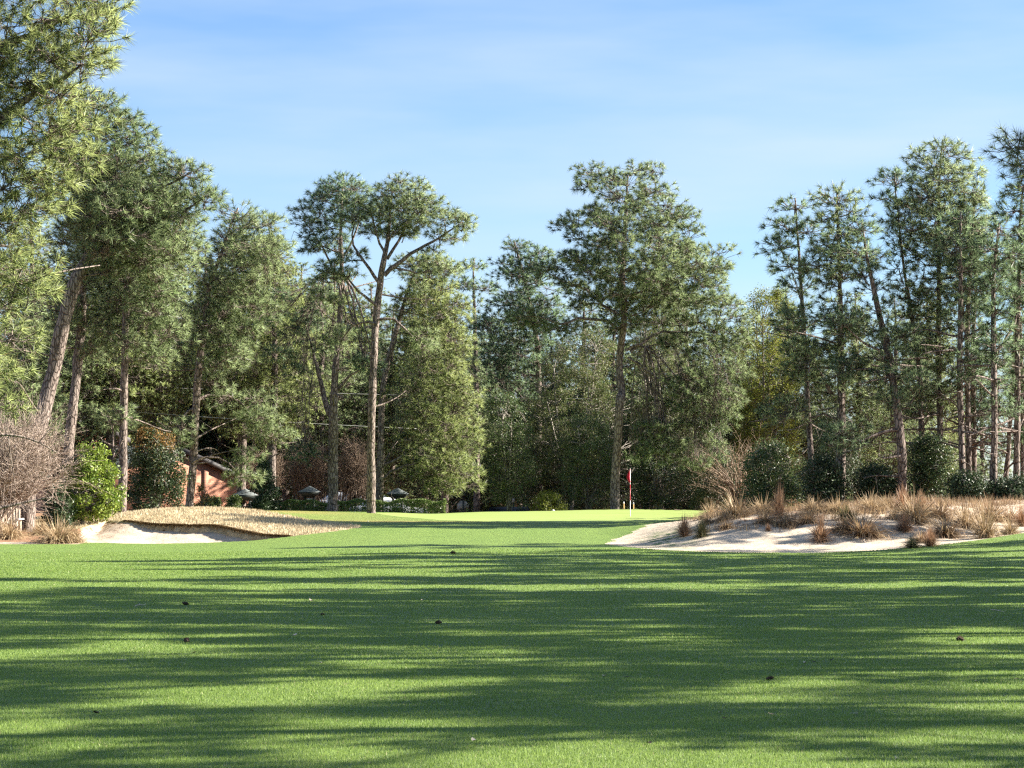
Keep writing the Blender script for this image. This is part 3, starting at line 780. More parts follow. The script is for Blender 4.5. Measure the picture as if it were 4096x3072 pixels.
hero('grand wide-crowned pine standing alone just behind the red flag', 114,
     [(1328, 1103, 39), (1329, 1025, 37), (1335, 945, 35), (1340, 865, 33), (1345, 851, 33), (1339, 785, 29), (1346, 714, 27), (1348, 656, 25), (1345, 597, 22), (1349, 543, 19), (1352, 450, 12), (1356, 380, 6)],
     [(346, 1372, 1440), (362, 1252, 1442), (395, 1242, 1492), (425, 1225, 1494), (460, 1195, 1508), (495, 1192, 1552), (530, 1185, 1566), (565, 1175, 1580), (600, 1168, 1592), (640, 1190, 1598), (670, 1240, 1600)],
     150, br=0.86, ntuft=26, nneedle=38, nw=0.02, dead=0,
     limbs=[([(1338, 712), (1300, 692), (1245, 692), (1210, 705), (1175, 692), (1130, 688)], 15), ([(1340, 682), (1300, 657), (1268, 626), (1215, 605), (1175, 580)], 14), ([(1340, 607), (1300, 594), (1270, 580)], 10),
            ([(1350, 603), (1397, 602), (1432, 613)], 11), ([(1350, 585), (1380, 570), (1400, 556), (1455, 562), (1487, 547)], 14), ([(1352, 757), (1378, 745), (1415, 765), (1455, 812), (1475, 850)], 13), ([(1356, 772), (1392, 797), (1455, 845), (1495, 872)], 12),
            ([(1350, 640), (1400, 625), (1440, 620)], 11), ([(1362, 760), (1420, 720), (1500, 715), (1560, 730)], 12), ([(1375, 780), (1410, 850), (1430, 900), (1437, 960)], 10)],
     extra=[P_ for P_ in [(1405, 660), (1440, 650), (1480, 640), (1520, 650), (1560, 660), (1430, 690), (1470, 690), (1510, 690), (1550, 700), (1585, 710), (1480, 730), (1525, 735), (1565, 745), (1590, 760), (1540, 775), (1500, 790), (1575, 790),
             (1460, 850), (1500, 840), (1545, 830), (1570, 845), (1480, 880), (1525, 880), (1560, 880), (1440, 900), (1470, 920), (1510, 925), (1545, 920), (1420, 930), (1490, 960), (1525, 965), (1440, 965), (1400, 925), (1545, 990), (1590, 800), (1555, 810), (1520, 815), (1590, 680), (1500, 760), (1450, 740), (1580, 870), (1535, 860), (1500, 900), (1470, 1000), (1505, 1000), (1420, 990), (1410, 870), (1475, 820), (1400, 960), (1380, 980), (1600, 730), (1565, 900),
             (1135, 690), (1160, 700), (1195, 715), (1225, 700), (1360, 690), (1345, 705), (1310, 640)]])
hero('narrow dark-topped pine at the left end of the right-hand stand', 91,
     [(1760, 1085, 26), (1750, 860, 22), (1738, 740, 18), (1731, 620, 14), (1722, 480, 8)],
     [(401, 1708, 1728), (420, 1694, 1742), (450, 1684, 1740), (478, 1650, 1740), (510, 1643, 1745), (545, 1640, 1748), (580, 1660, 1750), (620, 1680, 1760), (700, 1685, 1775), (790, 1700, 1775)],
     74, rough_=.4, br=0.85, nneedle=36, nw=0.021, nmat='needle_cool', dead=10)
hero('pine behind the dune with a low V fork and dark bark', 88,
     [(1814, 1062, 40), (1815, 980, 38), (1815, 880, 34), (1818, 780, 28), (1817, 690, 23), (1813, 620, 16), (1808, 500, 10)],
     [(383, 1800, 1818), (405, 1765, 1880), (438, 1750, 1890), (480, 1745, 1892), (524, 1735, 1890), (566, 1705, 1890), (610, 1740, 1880), (650, 1750, 1865), (700, 1730, 1860), (770, 1750, 1880), (850, 1770, 1870)],
     124, rough_=.4, br=0.85, nneedle=36, nw=0.02, nmat='needle', dead=8,
     limbs=[([(1812, 878), (1792, 850), (1770, 810), (1745, 780)], 22), ([(1815, 905), (1780, 895), (1735, 905), (1690, 900)], 9), ([(1816, 800), (1770, 790), (1720, 800)], 9)],
     extra=[(1700, 690), (1720, 750), (1745, 820), (1760, 740), (1790, 760)])
hero('left-leaning pine with long bare limbs behind the dune', 86,
     [(1950, 1062, 38), (1948, 985, 36), (1934, 845, 31), (1917, 727, 27), (1896, 651, 22), (1872, 560, 13), (1862, 480, 6)],
     [(440, 1850, 1880), (490, 1830, 1900), (540, 1825, 1905), (590, 1825, 1940), (640, 1830, 1945), (700, 1840, 1955), (790, 1860, 1975), (880, 1890, 1970)],
     80, rough_=.4, br=0.8, nneedle=36, nw=0.018, nmat='needle_cool', dead=9,
     limbs=[([(1925, 790), (1890, 760), (1850, 735), (1810, 700)], 12), ([(1925, 815), (1880, 795), (1820, 805)], 11), ([(1950, 925), (1920, 930), (1880, 945), (1830, 960), (1800, 955)], 14), ([(1940, 890), (1970, 870), (1990, 830)], 9)],
     extra=[(1820, 690), (1790, 690), (1830, 790), (1960, 720)])
hero('slim pine with a small pointed top between the dune pines', 90.5,
     [(1990, 1075, 26), (1990, 930, 24), (1988, 800, 21), (1975, 700, 16), (1950, 560, 10), (1935, 420, 5)],
     [(347, 1928, 1942), (375, 1918, 1955), (405, 1912, 1955), (440, 1895, 1960), (500, 1900, 1980), (560, 1900, 1995), (620, 1910, 2010), (700, 1930, 2025), (800, 1945, 2030), (900, 1960, 2020)],
     72, rough_=.4, br=0.75, nneedle=36, nw=0.019, nmat='needle_cool', dead=9)
hero('tallest pine of the right-hand stand with a domed pointed crown', 89.5,
     [(2031, 1080, 28), (2030, 930, 26), (2029, 800, 23), (2028, 660, 20), (2026, 520, 15), (2030, 400, 9), (2038, 300, 5)],
     [(270, 2005, 2052), (295, 1985, 2078), (330, 1960, 2100), (375, 1935, 2140), (418, 1918, 2148), (460, 1910, 2150), (505, 1930, 2150), (550, 1935, 2145), (600, 1950, 2110), (680, 1960, 2090), (780, 1970, 2090), (880, 1990, 2070)],
     140, rough_=.4, br=0.82, nneedle=36, nw=0.019, dead=12,
     extra=[(2000, 640), (2050, 700), (1990, 560), (2060, 600), (2020, 760)])
TW = []
for (lab, Y, tr, rw, n, ex) in [
    ('left one of the close pair of straight pines near the right edge', 86, [(2081, 1080, 26), (2080, 900, 24), (2078, 700, 21), (2072, 520, 11)], [(430, 2050, 2100), (480, 2030, 2130), (540, 2020, 2140), (580, 2040, 2130)], 26, []),
    ('right one of the close pair of straight pines near the right edge', 89, [(2096, 1080, 24), (2094, 900, 22), (2090, 700, 19), (2100, 500, 10)], [(400, 2085, 2125), (450, 2080, 2150), (520, 2080, 2160), (570, 2070, 2150)], 26, []),
    ('flaky pale-barked pine with a low side limb near the right edge', 91, [(2106, 1082, 24), (2104, 900, 22), (2100, 780, 19), (2110, 600, 10)], [(480, 2090, 2150), (560, 2070, 2160), (640, 2080, 2150), (700, 2085, 2140)], 22, []),
    ('dark pine with a right-forking limb second from the right edge', 85, [(2146, 1085, 30), (2146, 950, 28), (2148, 760, 23), (2150, 600, 15), (2160, 480, 8)], [(440, 2120, 2200), (500, 2110, 2210), (560, 2110, 2200), (640, 2120, 2190)], 30, [([(2147, 770), (2170, 740), (2195, 700), (2215, 640)], 15)]),
    ('thin slanting pine leaning right at the right edge', 92, [(2168, 1085, 20), (2180, 900, 18), (2190, 700, 15), (2200, 560, 8)], [(500, 2170, 2240), (580, 2160, 2250), (660, 2170, 2240)], 20, []),
    ('last straight pine at the right edge of the view', 87, [(2196, 1088, 26), (2196, 900, 24), (2197, 700, 20), (2205, 500, 12), (2210, 400, 6)], [(365, 2180, 2260), (420, 2160, 2290), (500, 2160, 2300), (580, 2170, 2290)], 36, []),
    ('thin pine hugging the last straight trunk at the right edge', 90, [(2208, 1088, 20), (2208, 900, 18), (2206, 700, 15), (2190, 540, 8)], [(500, 2165, 2220), (580, 2150, 2230), (660, 2160, 2230), (720, 2170, 2225)], 20, [])]:
    rw = rw + [(rw[-1][0] + 110, rw[-1][1] + 15, rw[-1][2] - 10), (rw[-1][0] + 240, rw[-1][1] + 30, rw[-1][2] - 25)]
    hero(lab, Y, tr, rw, int(n * 1.5), br=0.75, rough_=.4, nneedle=34, nw=0.019, nmat='needle_cool', dead=12, limbs=ex)
hero('near pine poking dark needle tufts in at the upper right edge', 60,
     [(2420, 1130, 60), (2420, 600, 50), (2400, 200, 30), (2390, 0, 12)],
     [(-40, 2340, 2440), (60, 2300, 2500), (200, 2300, 2560), (400, 2290, 2560), (560, 2290, 2540)],
     50, br=0.8, ntuft=24, nneedle=34, nw=0.013,
     limbs=[([(2405, 330), (2320, 340), (2255, 330), (2215, 305)], 18), ([(2410, 430), (2320, 410), (2255, 390), (2222, 378)], 18)],
     extra=[(2235, 340), (2240, 400)])

# --- generic pines, built once and copied
def generic(seed, H, crown0, rad, nblob, br, nneedle, nw, label, loc, nmat='needle', group=None, ntuft=24, lean=0.4):
    rng = np.random.default_rng(seed)
    lx = rng.uniform(-lean, lean)
    tr = [np.array([0, 0, -0.3]), np.array([lx * .3, .1, H * .25]), np.array([lx, -.1, H * .5]), np.array([lx * .6, .15, H * .75]), np.array([0, 0, H - 0.4])]
    rd = [0.34, 0.29, 0.24, 0.15, 0.04]
    z = np.linspace(crown0, 1, 7) * H
    prof = np.array([0.55, 0.9, 1.0, 0.95, 0.8, 0.55, 0.2]) * rad * rng.uniform(0.85, 1.15, 7)
    sh = rng.uniform(-0.15, 0.15, 7) * rad
    rows = [(zz, -p + s, p + s) for zz, p, s in zip(z, prof, sh)]
    mt, ml, mn = grow_pine(seed, tr, rd, rows, 0.0, nblob, br, ntuft, nneedle, nw=nw, dead=8)
    e = pine(label, (0, 0, 0), mt, ml, mn, nmat, group)
    e.location = tuple(loc); remember(e)
    return e

def gz(x, y, dz=0.0): return (x, y, float(height(x, y)) + dz)
BG_L = 'background pine in the wood behind the brick houses'
BG_C = 'background pine rising behind the budding brown trees'
BG_R = 'background pine behind the right-hand stand'
def bgloc(dx, Y):
    x = P(dx, 1000, Y)[0]; return gz(x, Y)
G1 = generic(301, 19.0, 0.16, 4.4, 105, 1.15, 24, 0.034, BG_L, bgloc(330, 166), 'needle', 'pines in the wood behind the houses')
G2 = generic(302, 21.0, 0.26, 4.0, 95, 1.1, 24, 0.034, BG_L, bgloc(580, 160), 'needle_warm', 'pines in the wood behind the houses')
G3 = generic(303, 17.0, 0.08, 4.6, 115, 1.15, 24, 0.034, BG_L, bgloc(480, 172), 'needle', 'pines in the wood behind the houses')
bgL = [(G2, 235, 119, .85), (G2, 335, 122, .84), (G2, 520, 124, .82), (G2, 585, 121, .74), (G3, 190, 120, .5), (G2, 300, 156, .95), (G1, 120, 118, .75), (G3, 20, 112, .8), (G1, 350, 158, .95), (G2, 470, 154, .85), (G2, 620, 140, .8), (G2, 690, 142, .75), (G3, 770, 146, .85), (G3, 910, 134, .7), (G1, 960, 134, .75), (G2, 60, 140, .95), (G3, 150, 132, .9), (G1, 230, 150, 1.0), (G2, 250, 128, .72), (G3, 370, 150, .95), (G2, 440, 148, .92), (G3, 570, 146, .85), (G1, 650, 150, .95), (G2, 640, 139, .7), (G2, 720, 144, .85), (G2, 740, 145, .8), (G1, 800, 146, .85), (G3, 850, 140, .85), (G2, 920, 138, .85), (G1, 980, 150, .8), (G3, 1000, 146, .8), (G3, 330, 154, .7), (G3, 560, 148, .7), (G3, 430, 160, 1.0), (G3, 110, 160, 1.0), (G3, 690, 162, 1.0), (G3, 900, 160, 1.0)]
for i, (g, dx, Y, s) in enumerate(bgL):
    if 124 < Y < 161 and 140 < dx < 950: Y += 28; s *= 1.12
    dup(g, bgloc(dx, Y), i * 2.1, s, BG_L, 'pines in the wood behind the houses')
for i, (g, dx, Y, s) in enumerate([(G3, 1060, 152, .85), (G1, 1120, 160, .85), (G3, 1190, 150, .8), (G1, 1260, 152, .9), (G3, 1330, 148, .9), (G2, 1420, 150, .9), (G3, 1480, 140, .9), (G1, 1550, 145, .78), (G3, 1610, 140, .76), (G1, 1660, 138, .68), (G3, 1260, 140, .6), (G3, 1400, 138, .6)]):
    dup(g, bgloc(dx, Y), i * 1.7 + 0.5, s, BG_C, 'pines behind the budding trees')
for i, (g, dx, Y, s) in enumerate([(G1, 1700, 126, .72), (G3, 1770, 138, .6), (G2, 1850, 128, .66), (G3, 1880, 150, .5), (G1, 1935, 124, .68), (G3, 1960, 145, .5), (G2, 2005, 135, .72), (G3, 2060, 140, .48), (G1, 2120, 150, .6)]):
    dup(g, bgloc(dx, Y), i * 2.6 + 1.1, s, BG_R, 'pines behind the right-hand stand')

def far_wood():
    rng = np.random.default_rng(77)
    n = 90000
    x = rng.uniform(-75, 62, n); y = rng.uniform(172, 200, n)
    top = np.where(x < 14, 13.0, np.where(x < 24, 7.0, 4.0)) * (0.75 + 0.25 * wob(x * .25, y * .1, 1.0, 2.0) + .12 * wob(x * 1.1, y * .3, 1, 1))
    z = -1.0 + top * rng.uniform(0, 1, n) ** .8
    pos = np.stack([x, y, z], 1)
    d = unit(rng.normal(size=(n, 3))); s = unit(np.cross(d, rng.normal(size=(n, 3)))); l = rng.uniform(.25, .6, n)[:, None]
    mb = MB(); mb.add(np.stack([pos - d * l, pos + s * l * .35, pos + d * l, pos - s * l * .35], 1).reshape(-1, 3), q=np.arange(4 * n).reshape(-1, 4))
    tag(mb.obj('distant_woodland', M['understory']), 'distant wood closing the view behind the pines', 'woodland', kind='stuff')
far_wood()

# --- pines along the right side of the fairway, beyond the frame; they shade the grass
S1 = generic(311, 20.0, 0.40, 3.9, 34, 0.75, 34, 0.036, 'tall pine on the right side of the fairway, out of view', gz(22, 31), 'needle', 'pines along the right side of the fairway', ntuft=30)
S2 = generic(312, 22.0, 0.46, 3.7, 32, 0.75, 34, 0.036, 'tall pine on the right side of the fairway, out of view', gz(26, 41), 'needle', 'pines along the right side of the fairway', ntuft=30)
SH = [(S1, 18, 22, .95), (S2, 27, 25, 1.0), (S2, 21, 37, .9), (S1, 29, 47, 1.0), (S1, 24, 53, .9), (S2, 31, 58, 1.0), (S1, 33, 36, 1.05), (S2, 36, 29, 1.0), (S2, 19, 33, 1.0), (S1, 24, 36, .9), (S2, 30, 40, 1.0), (S1, 34, 55, 1.0), (S2, 36, 48, 1.0), (S1, 30, 72, 1.0), (S1, 38, 52, 1.1), (S2, 40, 42, 1.05), (S2, 36, 66, 1.0), (S1, 15.5, 17, .8), (S2, 22, 28, .95), (S1, 33, 20, 1.0), (S2, 20, 46, .9), (S1, 26, 61, 1.0), (S2, 28, 33, 1.0), (S1, 40, 33, 1.1)]
for i, (g, x, y, s) in enumerate(SH):
    dup(g, gz(x, y), i * 1.9 + .4, s)

# ------------------------------------------------------------------ broadleaf trees, shrubs, bare shrubs
def leaves(rng, pos, out, size, aspect=0.5):
    n = len(pos)
    nrm = unit(out * 0.6 + rng.normal(size=(n, 3)) * 0.7 + np.array([0, 0, 0.35]))
    d = unit(np.cross(nrm, rng.normal(size=(n, 3)))); s = np.cross(nrm, d)
    l = (size * rng.uniform(0.6, 1.3, n))[:, None]
    v = np.stack([pos - d * l * .5, pos + s * l * aspect * .5, pos + d * l * .5, pos - s * l * aspect * .5], 1).reshape(-1, 3)
    return v, np.arange(4 * n).reshape(-1, 4)

def bush(seed, label, cat, name, Y, rows, nblob, br, nleaf, size, mat, stem='bark_grey', depth=0.9, aspect=0.5, twigs=6, stems=3, sx=1.0, group=None, base=None, mat2=None, frac2=0.0, shell=0.55, zmax2=None, trunk_r=0.07, vscale=0.85):
    """rows (dy, xl, xr) outline in layout units at Y"""
    rng = np.random.default_rng(seed)
    rws = sorted((P(0, y, Y)[2], P(a, y, Y)[0], P(b, y, Y)[0]) for y, a, b in rows)
    rz = np.array([r[0] for r in rws]); xl = np.array([r[1] for r in rws]); xr = np.array([r[2] for r in rws])
    bx = (xl[0] + xr[0]) / 2 if base is None else P(base, 1000, Y)[0]
    g = float(height(bx, Y))
    zz = np.linspace(rz[0], rz[-1], 200); cdf = np.cumsum(np.interp(zz, rz, xr - xl) ** 1.2); cdf /= cdf[-1]
    mw, mlv = MB(), MB(); ml2 = MB()
    e = empty(name, (bx, Y, g), label, cat, group)
    hubs = []
    H = rz[-1] - g
    for s in range(stems):
        a = rng.uniform(0, 2 * PI)
        wid = (xr - xl).max() * 0.25
        tip = np.array([bx + wid * math.cos(a), Y + wid * math.sin(a), g + H * rng.uniform(0.65, 0.9)])
        c = bez(np.array([bx + .1 * math.cos(a), Y + .1 * math.sin(a), g - .15]), np.array([bx, Y, g + H * .25]) + rng.normal(0, .12, 3), tip - np.array([0, 0, H * .2]) + rng.normal(0, .15, 3), tip, 12)
        mw.tube(c, np.linspace(trunk_r, trunk_r * .2, 12), 7); hubs.append(c[3:])
    hubs = np.vstack(hubs)
    for i in range(nblob):
        z = np.interp(rng.uniform(), cdf, zz); l, r = np.interp(z, rz, xl), np.interp(z, rz, xr)
        hw = max((r - l) / 2 - 0.75 * br, 0.05); rad = math.sqrt(rng.uniform(0.2, 1)); a = rng.uniform(0, 2 * PI)
        b = np.array([(l + r) / 2 + hw * rad * math.cos(a), Y + hw * depth * rad * math.sin(a), min(z, rz[-1] - .5 * br)])
        j = int(np.argmin(np.linalg.norm(hubs - b, axis=1) + np.where(hubs[:, 2] > b[2], .6, 0))); p0 = hubs[j]
        d = b - p0; L = np.linalg.norm(d)
        c = bez(p0, p0 + d * .3 + rng.normal(0, .08 * L, 3), p0 + d * .7 + rng.normal(0, .08 * L, 3), b, 5)
        mw.tube(c, np.linspace(min(.03, trunk_r * .4), .008, 5), 5)
        k = int(nleaf * rng.uniform(.6, 1.4))
        u = unit(rng.normal(size=(k, 3)) + np.array([0, 0, .15]))
        rr = br * (shell + (1 - shell) * rng.uniform(0, 1, k)) * rng.uniform(.7, 1.15)
        pos = b + u * rr[:, None] * np.array([1, 1, vscale]) * rng.uniform(.75, 1.15, (k, 1))
        if twigs:
            q = pos[rng.integers(0, k, twigs)]; mw.sticks(np.repeat(b[None], twigs, 0), q, .009, .004)
        pos[:, 2] = np.maximum(pos[:, 2], g + 0.02)
        use2 = mat2 is not None and rng.uniform() < frac2 and (zmax2 is None or z > g + zmax2 * H)
        v, f = leaves(rng, pos, u, size, aspect); (ml2 if use2 else mlv).add(v, q=f)
    mw.obj('stems', M[stem], e, smooth_=True)
    mlv.obj('foliage', M[mat], e)
    if ml2.n: ml2.obj('coloured_foliage', M[mat2], e)
    return e

bush(401, 'bright green glossy-leaved shrub in full sun left of the mound', 'shrub', 'camellia_shrub', 87, [(958, 175, 215), (985, 150, 250), (1015, 135, 262), (1050, 120, 282), (1080, 105, 275), (1110, 110, 255), (1125, 120, 240)], 120, .36, 120, .115, 'magnolia', shell=.6)
bush(402, 'shaded dark green low shrub at the foot of the bright one', 'shrub', 'camellia_shrub', 85.5, [(1045, 90, 150), (1075, 85, 165), (1105, 82, 175), (1128, 85, 170)], 40, .33, 110, .11, 'holly')
bush(403, 'large dark bush with orange-brown leaves on its crown', 'shrub', 'photinia_bush', 96, [(925, 290, 350), (950, 275, 395), (985, 262, 408), (1030, 262, 415), (1070, 258, 420), (1100, 256, 420)], 150, .48, 170, .10, 'dogwood', mat2='orange', frac2=.7, zmax2=.72)
bush(404, 'conical dark holly between the kiosks and the brick gable', 'shrub', 'conical_holly', 117, [(985, 560, 574), (1010, 550, 588), (1035, 538, 600), (1060, 530, 610), (1085, 526, 612), (1105, 526, 610)], 110, .38, 120, .10, 'holly', depth=1.0)
bush(405, 'round clipped shrub left under the brick gable wall', 'shrub', 'boxwood_ball', 121, [(1074, 440, 476), (1084, 434, 484), (1098, 430, 486), (1112, 434, 484)], 34, .32, 110, .08, 'box', depth=1.0)
bush(406, 'round clipped shrub at the right corner of the brick gable', 'shrub', 'boxwood_ball', 120, [(1070, 492, 514), (1080, 485, 522), (1096, 482, 524), (1112, 486, 522)], 34, .32, 110, .08, 'box', depth=1.0)
bush(407, 'little reddish-leaved branchy bush against the brick wall', 'shrub', 'photinia_bush', 110, [(1045, 425, 440), (1065, 420, 455), (1085, 418, 468), (1100, 420, 460)], 14, .28, 60, .09, 'orange')
bush(408, 'low shrub line in front of the brick wall', 'shrub', 'boxwood_ball', 119, [(1086, 400, 450), (1098, 395, 455), (1112, 395, 455)], 30, .3, 100, .08, 'box')

def hedge(seed, label, a, b, Y, top, dep=1.1):
    rng = np.random.default_rng(seed)
    x0, x1 = P(a, 1000, Y)[0], P(b, 1000, Y)[0]; zt = P(0, top, Y)[2]; g = float(height((x0 + x1) / 2, Y)) - .1
    e = empty('clipped_hedge', ((x0 + x1) / 2, Y, g), label, 'hedge')
    n = int((x1 - x0) * 1900); ml, mw = MB(), MB()
    face = rng.uniform(0, 1, n); x = rng.uniform(x0, x1, n); hgt = zt - g
    z = np.where(face < .55, g + hgt * rng.uniform(0.0, 1, n), zt - np.abs(rng.normal(0, .08, n)))
    y = np.where(face < .55, Y - dep / 2 + np.abs(rng.normal(0, .09, n)), Y + rng.uniform(-dep / 2, dep / 2, n))
    bump = .07 * np.sin(x * 2.1) + .05 * np.sin(x * 5.3 + 1); z = z + bump * (z - g) / hgt; y = y - .6 * bump
    end = rng.uniform(0, 1, n) < .08; x = np.where(end, x1 + np.abs(rng.normal(0, .06, n)), x)
    pos = np.stack([x, y, z], 1)
    v, f = leaves(rng, pos, np.stack([0 * x, -1 + 0 * x, .3 + 0 * x], 1), .085, .6); ml.add(v, q=f)
    for i in range(int((x1 - x0) * 4)):
        xx = x0 + (i + .5) / 4; mw.tube([[xx, Y, g - .1], [xx + rng.normal(0, .1), Y, g + hgt * .5], [xx + rng.normal(0, .2), Y, zt - .1]], [.03, .02, .01], 5)
        mw.sticks(np.repeat([[xx, Y, g + hgt * .4]], 6, 0), np.array([[xx, Y, g + hgt * .6]]) + rng.normal(0, .3, (6, 3)), .012, .005)
    mw.obj('stems', M['bark_grey'], e); ml.obj('foliage', M['box'], e)
hedge(421, 'clipped green hedge left of the slender dark trunk', 605, 800, 118, 1082)
hedge(422, 'taller square-cut hedge right of the slender dark trunk', 806, 958, 116, 1080)

# understory and broadleaf trees of the middle
bush(431, 'budding yellow-green tree between the big pine and the right stand', 'tree', 'budding_tree', 123.5, [(622, 1640, 1700), (640, 1595, 1720), (690, 1580, 1730), (760, 1575, 1740), (840, 1570, 1745), (920, 1560, 1745), (990, 1560, 1740), (1050, 1590, 1720)], 330, .6, 150, .10, 'bud', shell=.3, twigs=14, stems=6, trunk_r=.12)
bush(432, 'brownish budding tree behind the left limbs of the big pine', 'tree', 'budding_tree', 126, [(712, 1225, 1330), (760, 1170, 1345), (820, 1130, 1350), (880, 1110, 1350), (950, 1100, 1345), (1040, 1130, 1330)], 260, .62, 140, .095, 'budbrown', shell=.3, twigs=14, stems=6, trunk_r=.12)
bush(433, 'pinkish budding tree showing through the crown of the big pine', 'tree', 'budding_tree', 132, [(530, 1370, 1430), (580, 1350, 1470), (650, 1340, 1500), (740, 1340, 1510), (850, 1340, 1520), (950, 1350, 1510)], 220, .68, 120, .095, 'budbrown', shell=.3, twigs=14, stems=5, trunk_r=.13)
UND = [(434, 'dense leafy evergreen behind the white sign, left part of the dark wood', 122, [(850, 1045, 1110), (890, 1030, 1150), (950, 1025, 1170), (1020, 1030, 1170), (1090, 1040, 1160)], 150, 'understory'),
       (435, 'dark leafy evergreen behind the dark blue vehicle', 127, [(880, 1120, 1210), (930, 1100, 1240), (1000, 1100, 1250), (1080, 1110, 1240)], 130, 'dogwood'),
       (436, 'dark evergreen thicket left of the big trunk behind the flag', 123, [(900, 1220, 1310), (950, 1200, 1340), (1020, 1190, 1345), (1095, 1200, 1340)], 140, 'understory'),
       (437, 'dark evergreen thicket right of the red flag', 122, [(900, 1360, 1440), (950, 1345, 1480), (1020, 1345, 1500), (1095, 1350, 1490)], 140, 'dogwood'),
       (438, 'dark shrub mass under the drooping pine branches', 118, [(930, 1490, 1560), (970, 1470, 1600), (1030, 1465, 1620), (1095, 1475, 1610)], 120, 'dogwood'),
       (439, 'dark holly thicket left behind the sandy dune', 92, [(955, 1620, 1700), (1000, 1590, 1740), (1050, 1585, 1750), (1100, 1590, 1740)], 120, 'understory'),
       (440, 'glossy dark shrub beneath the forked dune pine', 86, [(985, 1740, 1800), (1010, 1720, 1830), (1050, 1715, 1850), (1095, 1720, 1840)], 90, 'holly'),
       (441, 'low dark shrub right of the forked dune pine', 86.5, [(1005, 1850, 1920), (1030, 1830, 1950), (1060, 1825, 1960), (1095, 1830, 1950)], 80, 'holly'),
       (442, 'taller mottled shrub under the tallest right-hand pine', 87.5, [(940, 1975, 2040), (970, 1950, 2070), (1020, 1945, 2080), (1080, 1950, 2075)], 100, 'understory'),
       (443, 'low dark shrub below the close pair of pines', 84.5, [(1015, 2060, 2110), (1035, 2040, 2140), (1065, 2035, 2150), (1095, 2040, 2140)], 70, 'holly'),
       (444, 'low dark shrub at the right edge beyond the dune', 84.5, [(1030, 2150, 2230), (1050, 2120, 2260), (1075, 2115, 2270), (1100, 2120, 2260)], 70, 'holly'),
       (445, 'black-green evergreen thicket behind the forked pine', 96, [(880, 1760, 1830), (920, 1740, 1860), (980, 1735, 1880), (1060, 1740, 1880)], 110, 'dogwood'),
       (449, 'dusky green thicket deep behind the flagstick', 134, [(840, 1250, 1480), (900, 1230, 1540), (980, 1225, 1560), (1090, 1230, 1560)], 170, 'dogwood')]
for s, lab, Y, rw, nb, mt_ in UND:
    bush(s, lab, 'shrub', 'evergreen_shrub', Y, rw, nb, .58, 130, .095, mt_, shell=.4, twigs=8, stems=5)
bush(446, 'sunlit pale green tree glowing through the right-hand trunks', 'tree', 'leafy_tree', 140, [(850, 1880, 1940), (880, 1865, 1970), (930, 1860, 1975), (1000, 1865, 1970), (1060, 1870, 1960)], 90, .7, 110, .12, 'palegreen')
bush(447, 'small sunlit yellowish bush between the right-hand trunks', 'shrub', 'leafy_bush', 128, [(935, 2040, 2060), (960, 2030, 2075), (1000, 2025, 2080), (1060, 2030, 2075)], 34, .5, 90, .1, 'palegreen')
bush(450, 'olive ball-shaped shrub at the back edge of the green', 'shrub', 'leafy_bush', 121, [(1062, 1165, 1200), (1078, 1152, 1225), (1095, 1145, 1240), (1108, 1150, 1240)], 44, .4, 100, .08, 'bud')
bush(451, 'pale-leaved shrub behind the sign and hedge end', 'shrub', 'leafy_bush', 150, [(1000, 985, 1030), (1035, 960, 1060), (1070, 950, 1080), (1105, 955, 1075)], 80, .5, 110, .10, 'palegreen', depth=.7)

# bare winter shrubs
def bare_shrub(seed, label, Y, base, rows, nstem, ntw, mat, name='bare_shrub', spread=1.0, arch=0.3, r0=.03, group=None, tl=1.0):
    rng = np.random.default_rng(seed)
    rws = sorted((P(0, y, Y)[2], P(a, y, Y)[0], P(b, y, Y)[0]) for y, a, b in rows)
    rz = np.array([r[0] for r in rws]); xl = np.array([r[1] for r in rws]); xr = np.array([r[2] for r in rws])
    bx = P(base, 1000, Y)[0]; g = float(height(bx, Y))
    e = empty(name, (bx, Y, g), label, 'shrub', group)
    ms, mt = MB(), MB()
    pts = []
    for i in range(nstem):
        z = rng.uniform(rz[0], rz[-1]); l, r = np.interp(z, rz, xl), np.interp(z, rz, xr); hw = (r - l) / 2
        a = rng.uniform(0, 2 * PI); q = math.sqrt(rng.uniform(.1, 1))
        tip = np.array([(l + r) / 2 + hw * q * math.cos(a), Y + hw * .9 * q * math.sin(a), z])
        p0 = np.array([bx + rng.normal(0, .12 * spread), Y + rng.normal(0, .12 * spread), g - .1]); d = tip - p0; L = np.linalg.norm(d)
        c = bez(p0, p0 + np.array([d[0] * .15, d[1] * .15, d[2] * .6 + arch * L * .5]), p0 + d * .75 + np.array([0, 0, arch * L * .35]) + rng.normal(0, .08 * L, 3), tip, 10)
        c[2:-1] += rng.normal(0, .02 * L ** .5, c[2:-1].shape)
        ms.tube(c, np.linspace(r0, .006, 10), 5); pts.append(c[3:])
    pts = np.vstack(pts)
    p0 = pts[rng.integers(0, len(pts), ntw)]
    out = unit(p0 - np.array([bx, Y, g + .3 * (rz[-1] - g)]))
    d1 = unit(out * .5 + rng.normal(0, .6, (ntw, 3)) + np.array([0, 0, .25])) * rng.uniform(.15, .6, (ntw, 1)) * tl
    m1 = p0 + d1; d2 = d1 * .7 + rng.normal(0, .12, d1.shape) + np.array([0, 0, -.04 + arch * .1]); m2 = m1 + d2
    m3 = m1 + d1 * .4 + rng.normal(0, .16, d1.shape)
    mt.sticks(p0, m1, .0075, .006); mt.sticks(m1, m2, .006, .0035); mt.sticks(m1, m3, .005, .003)
    ms.obj('stems', M[mat], e, smooth_=True); mt.obj('twigs', M[mat], e)
    return e
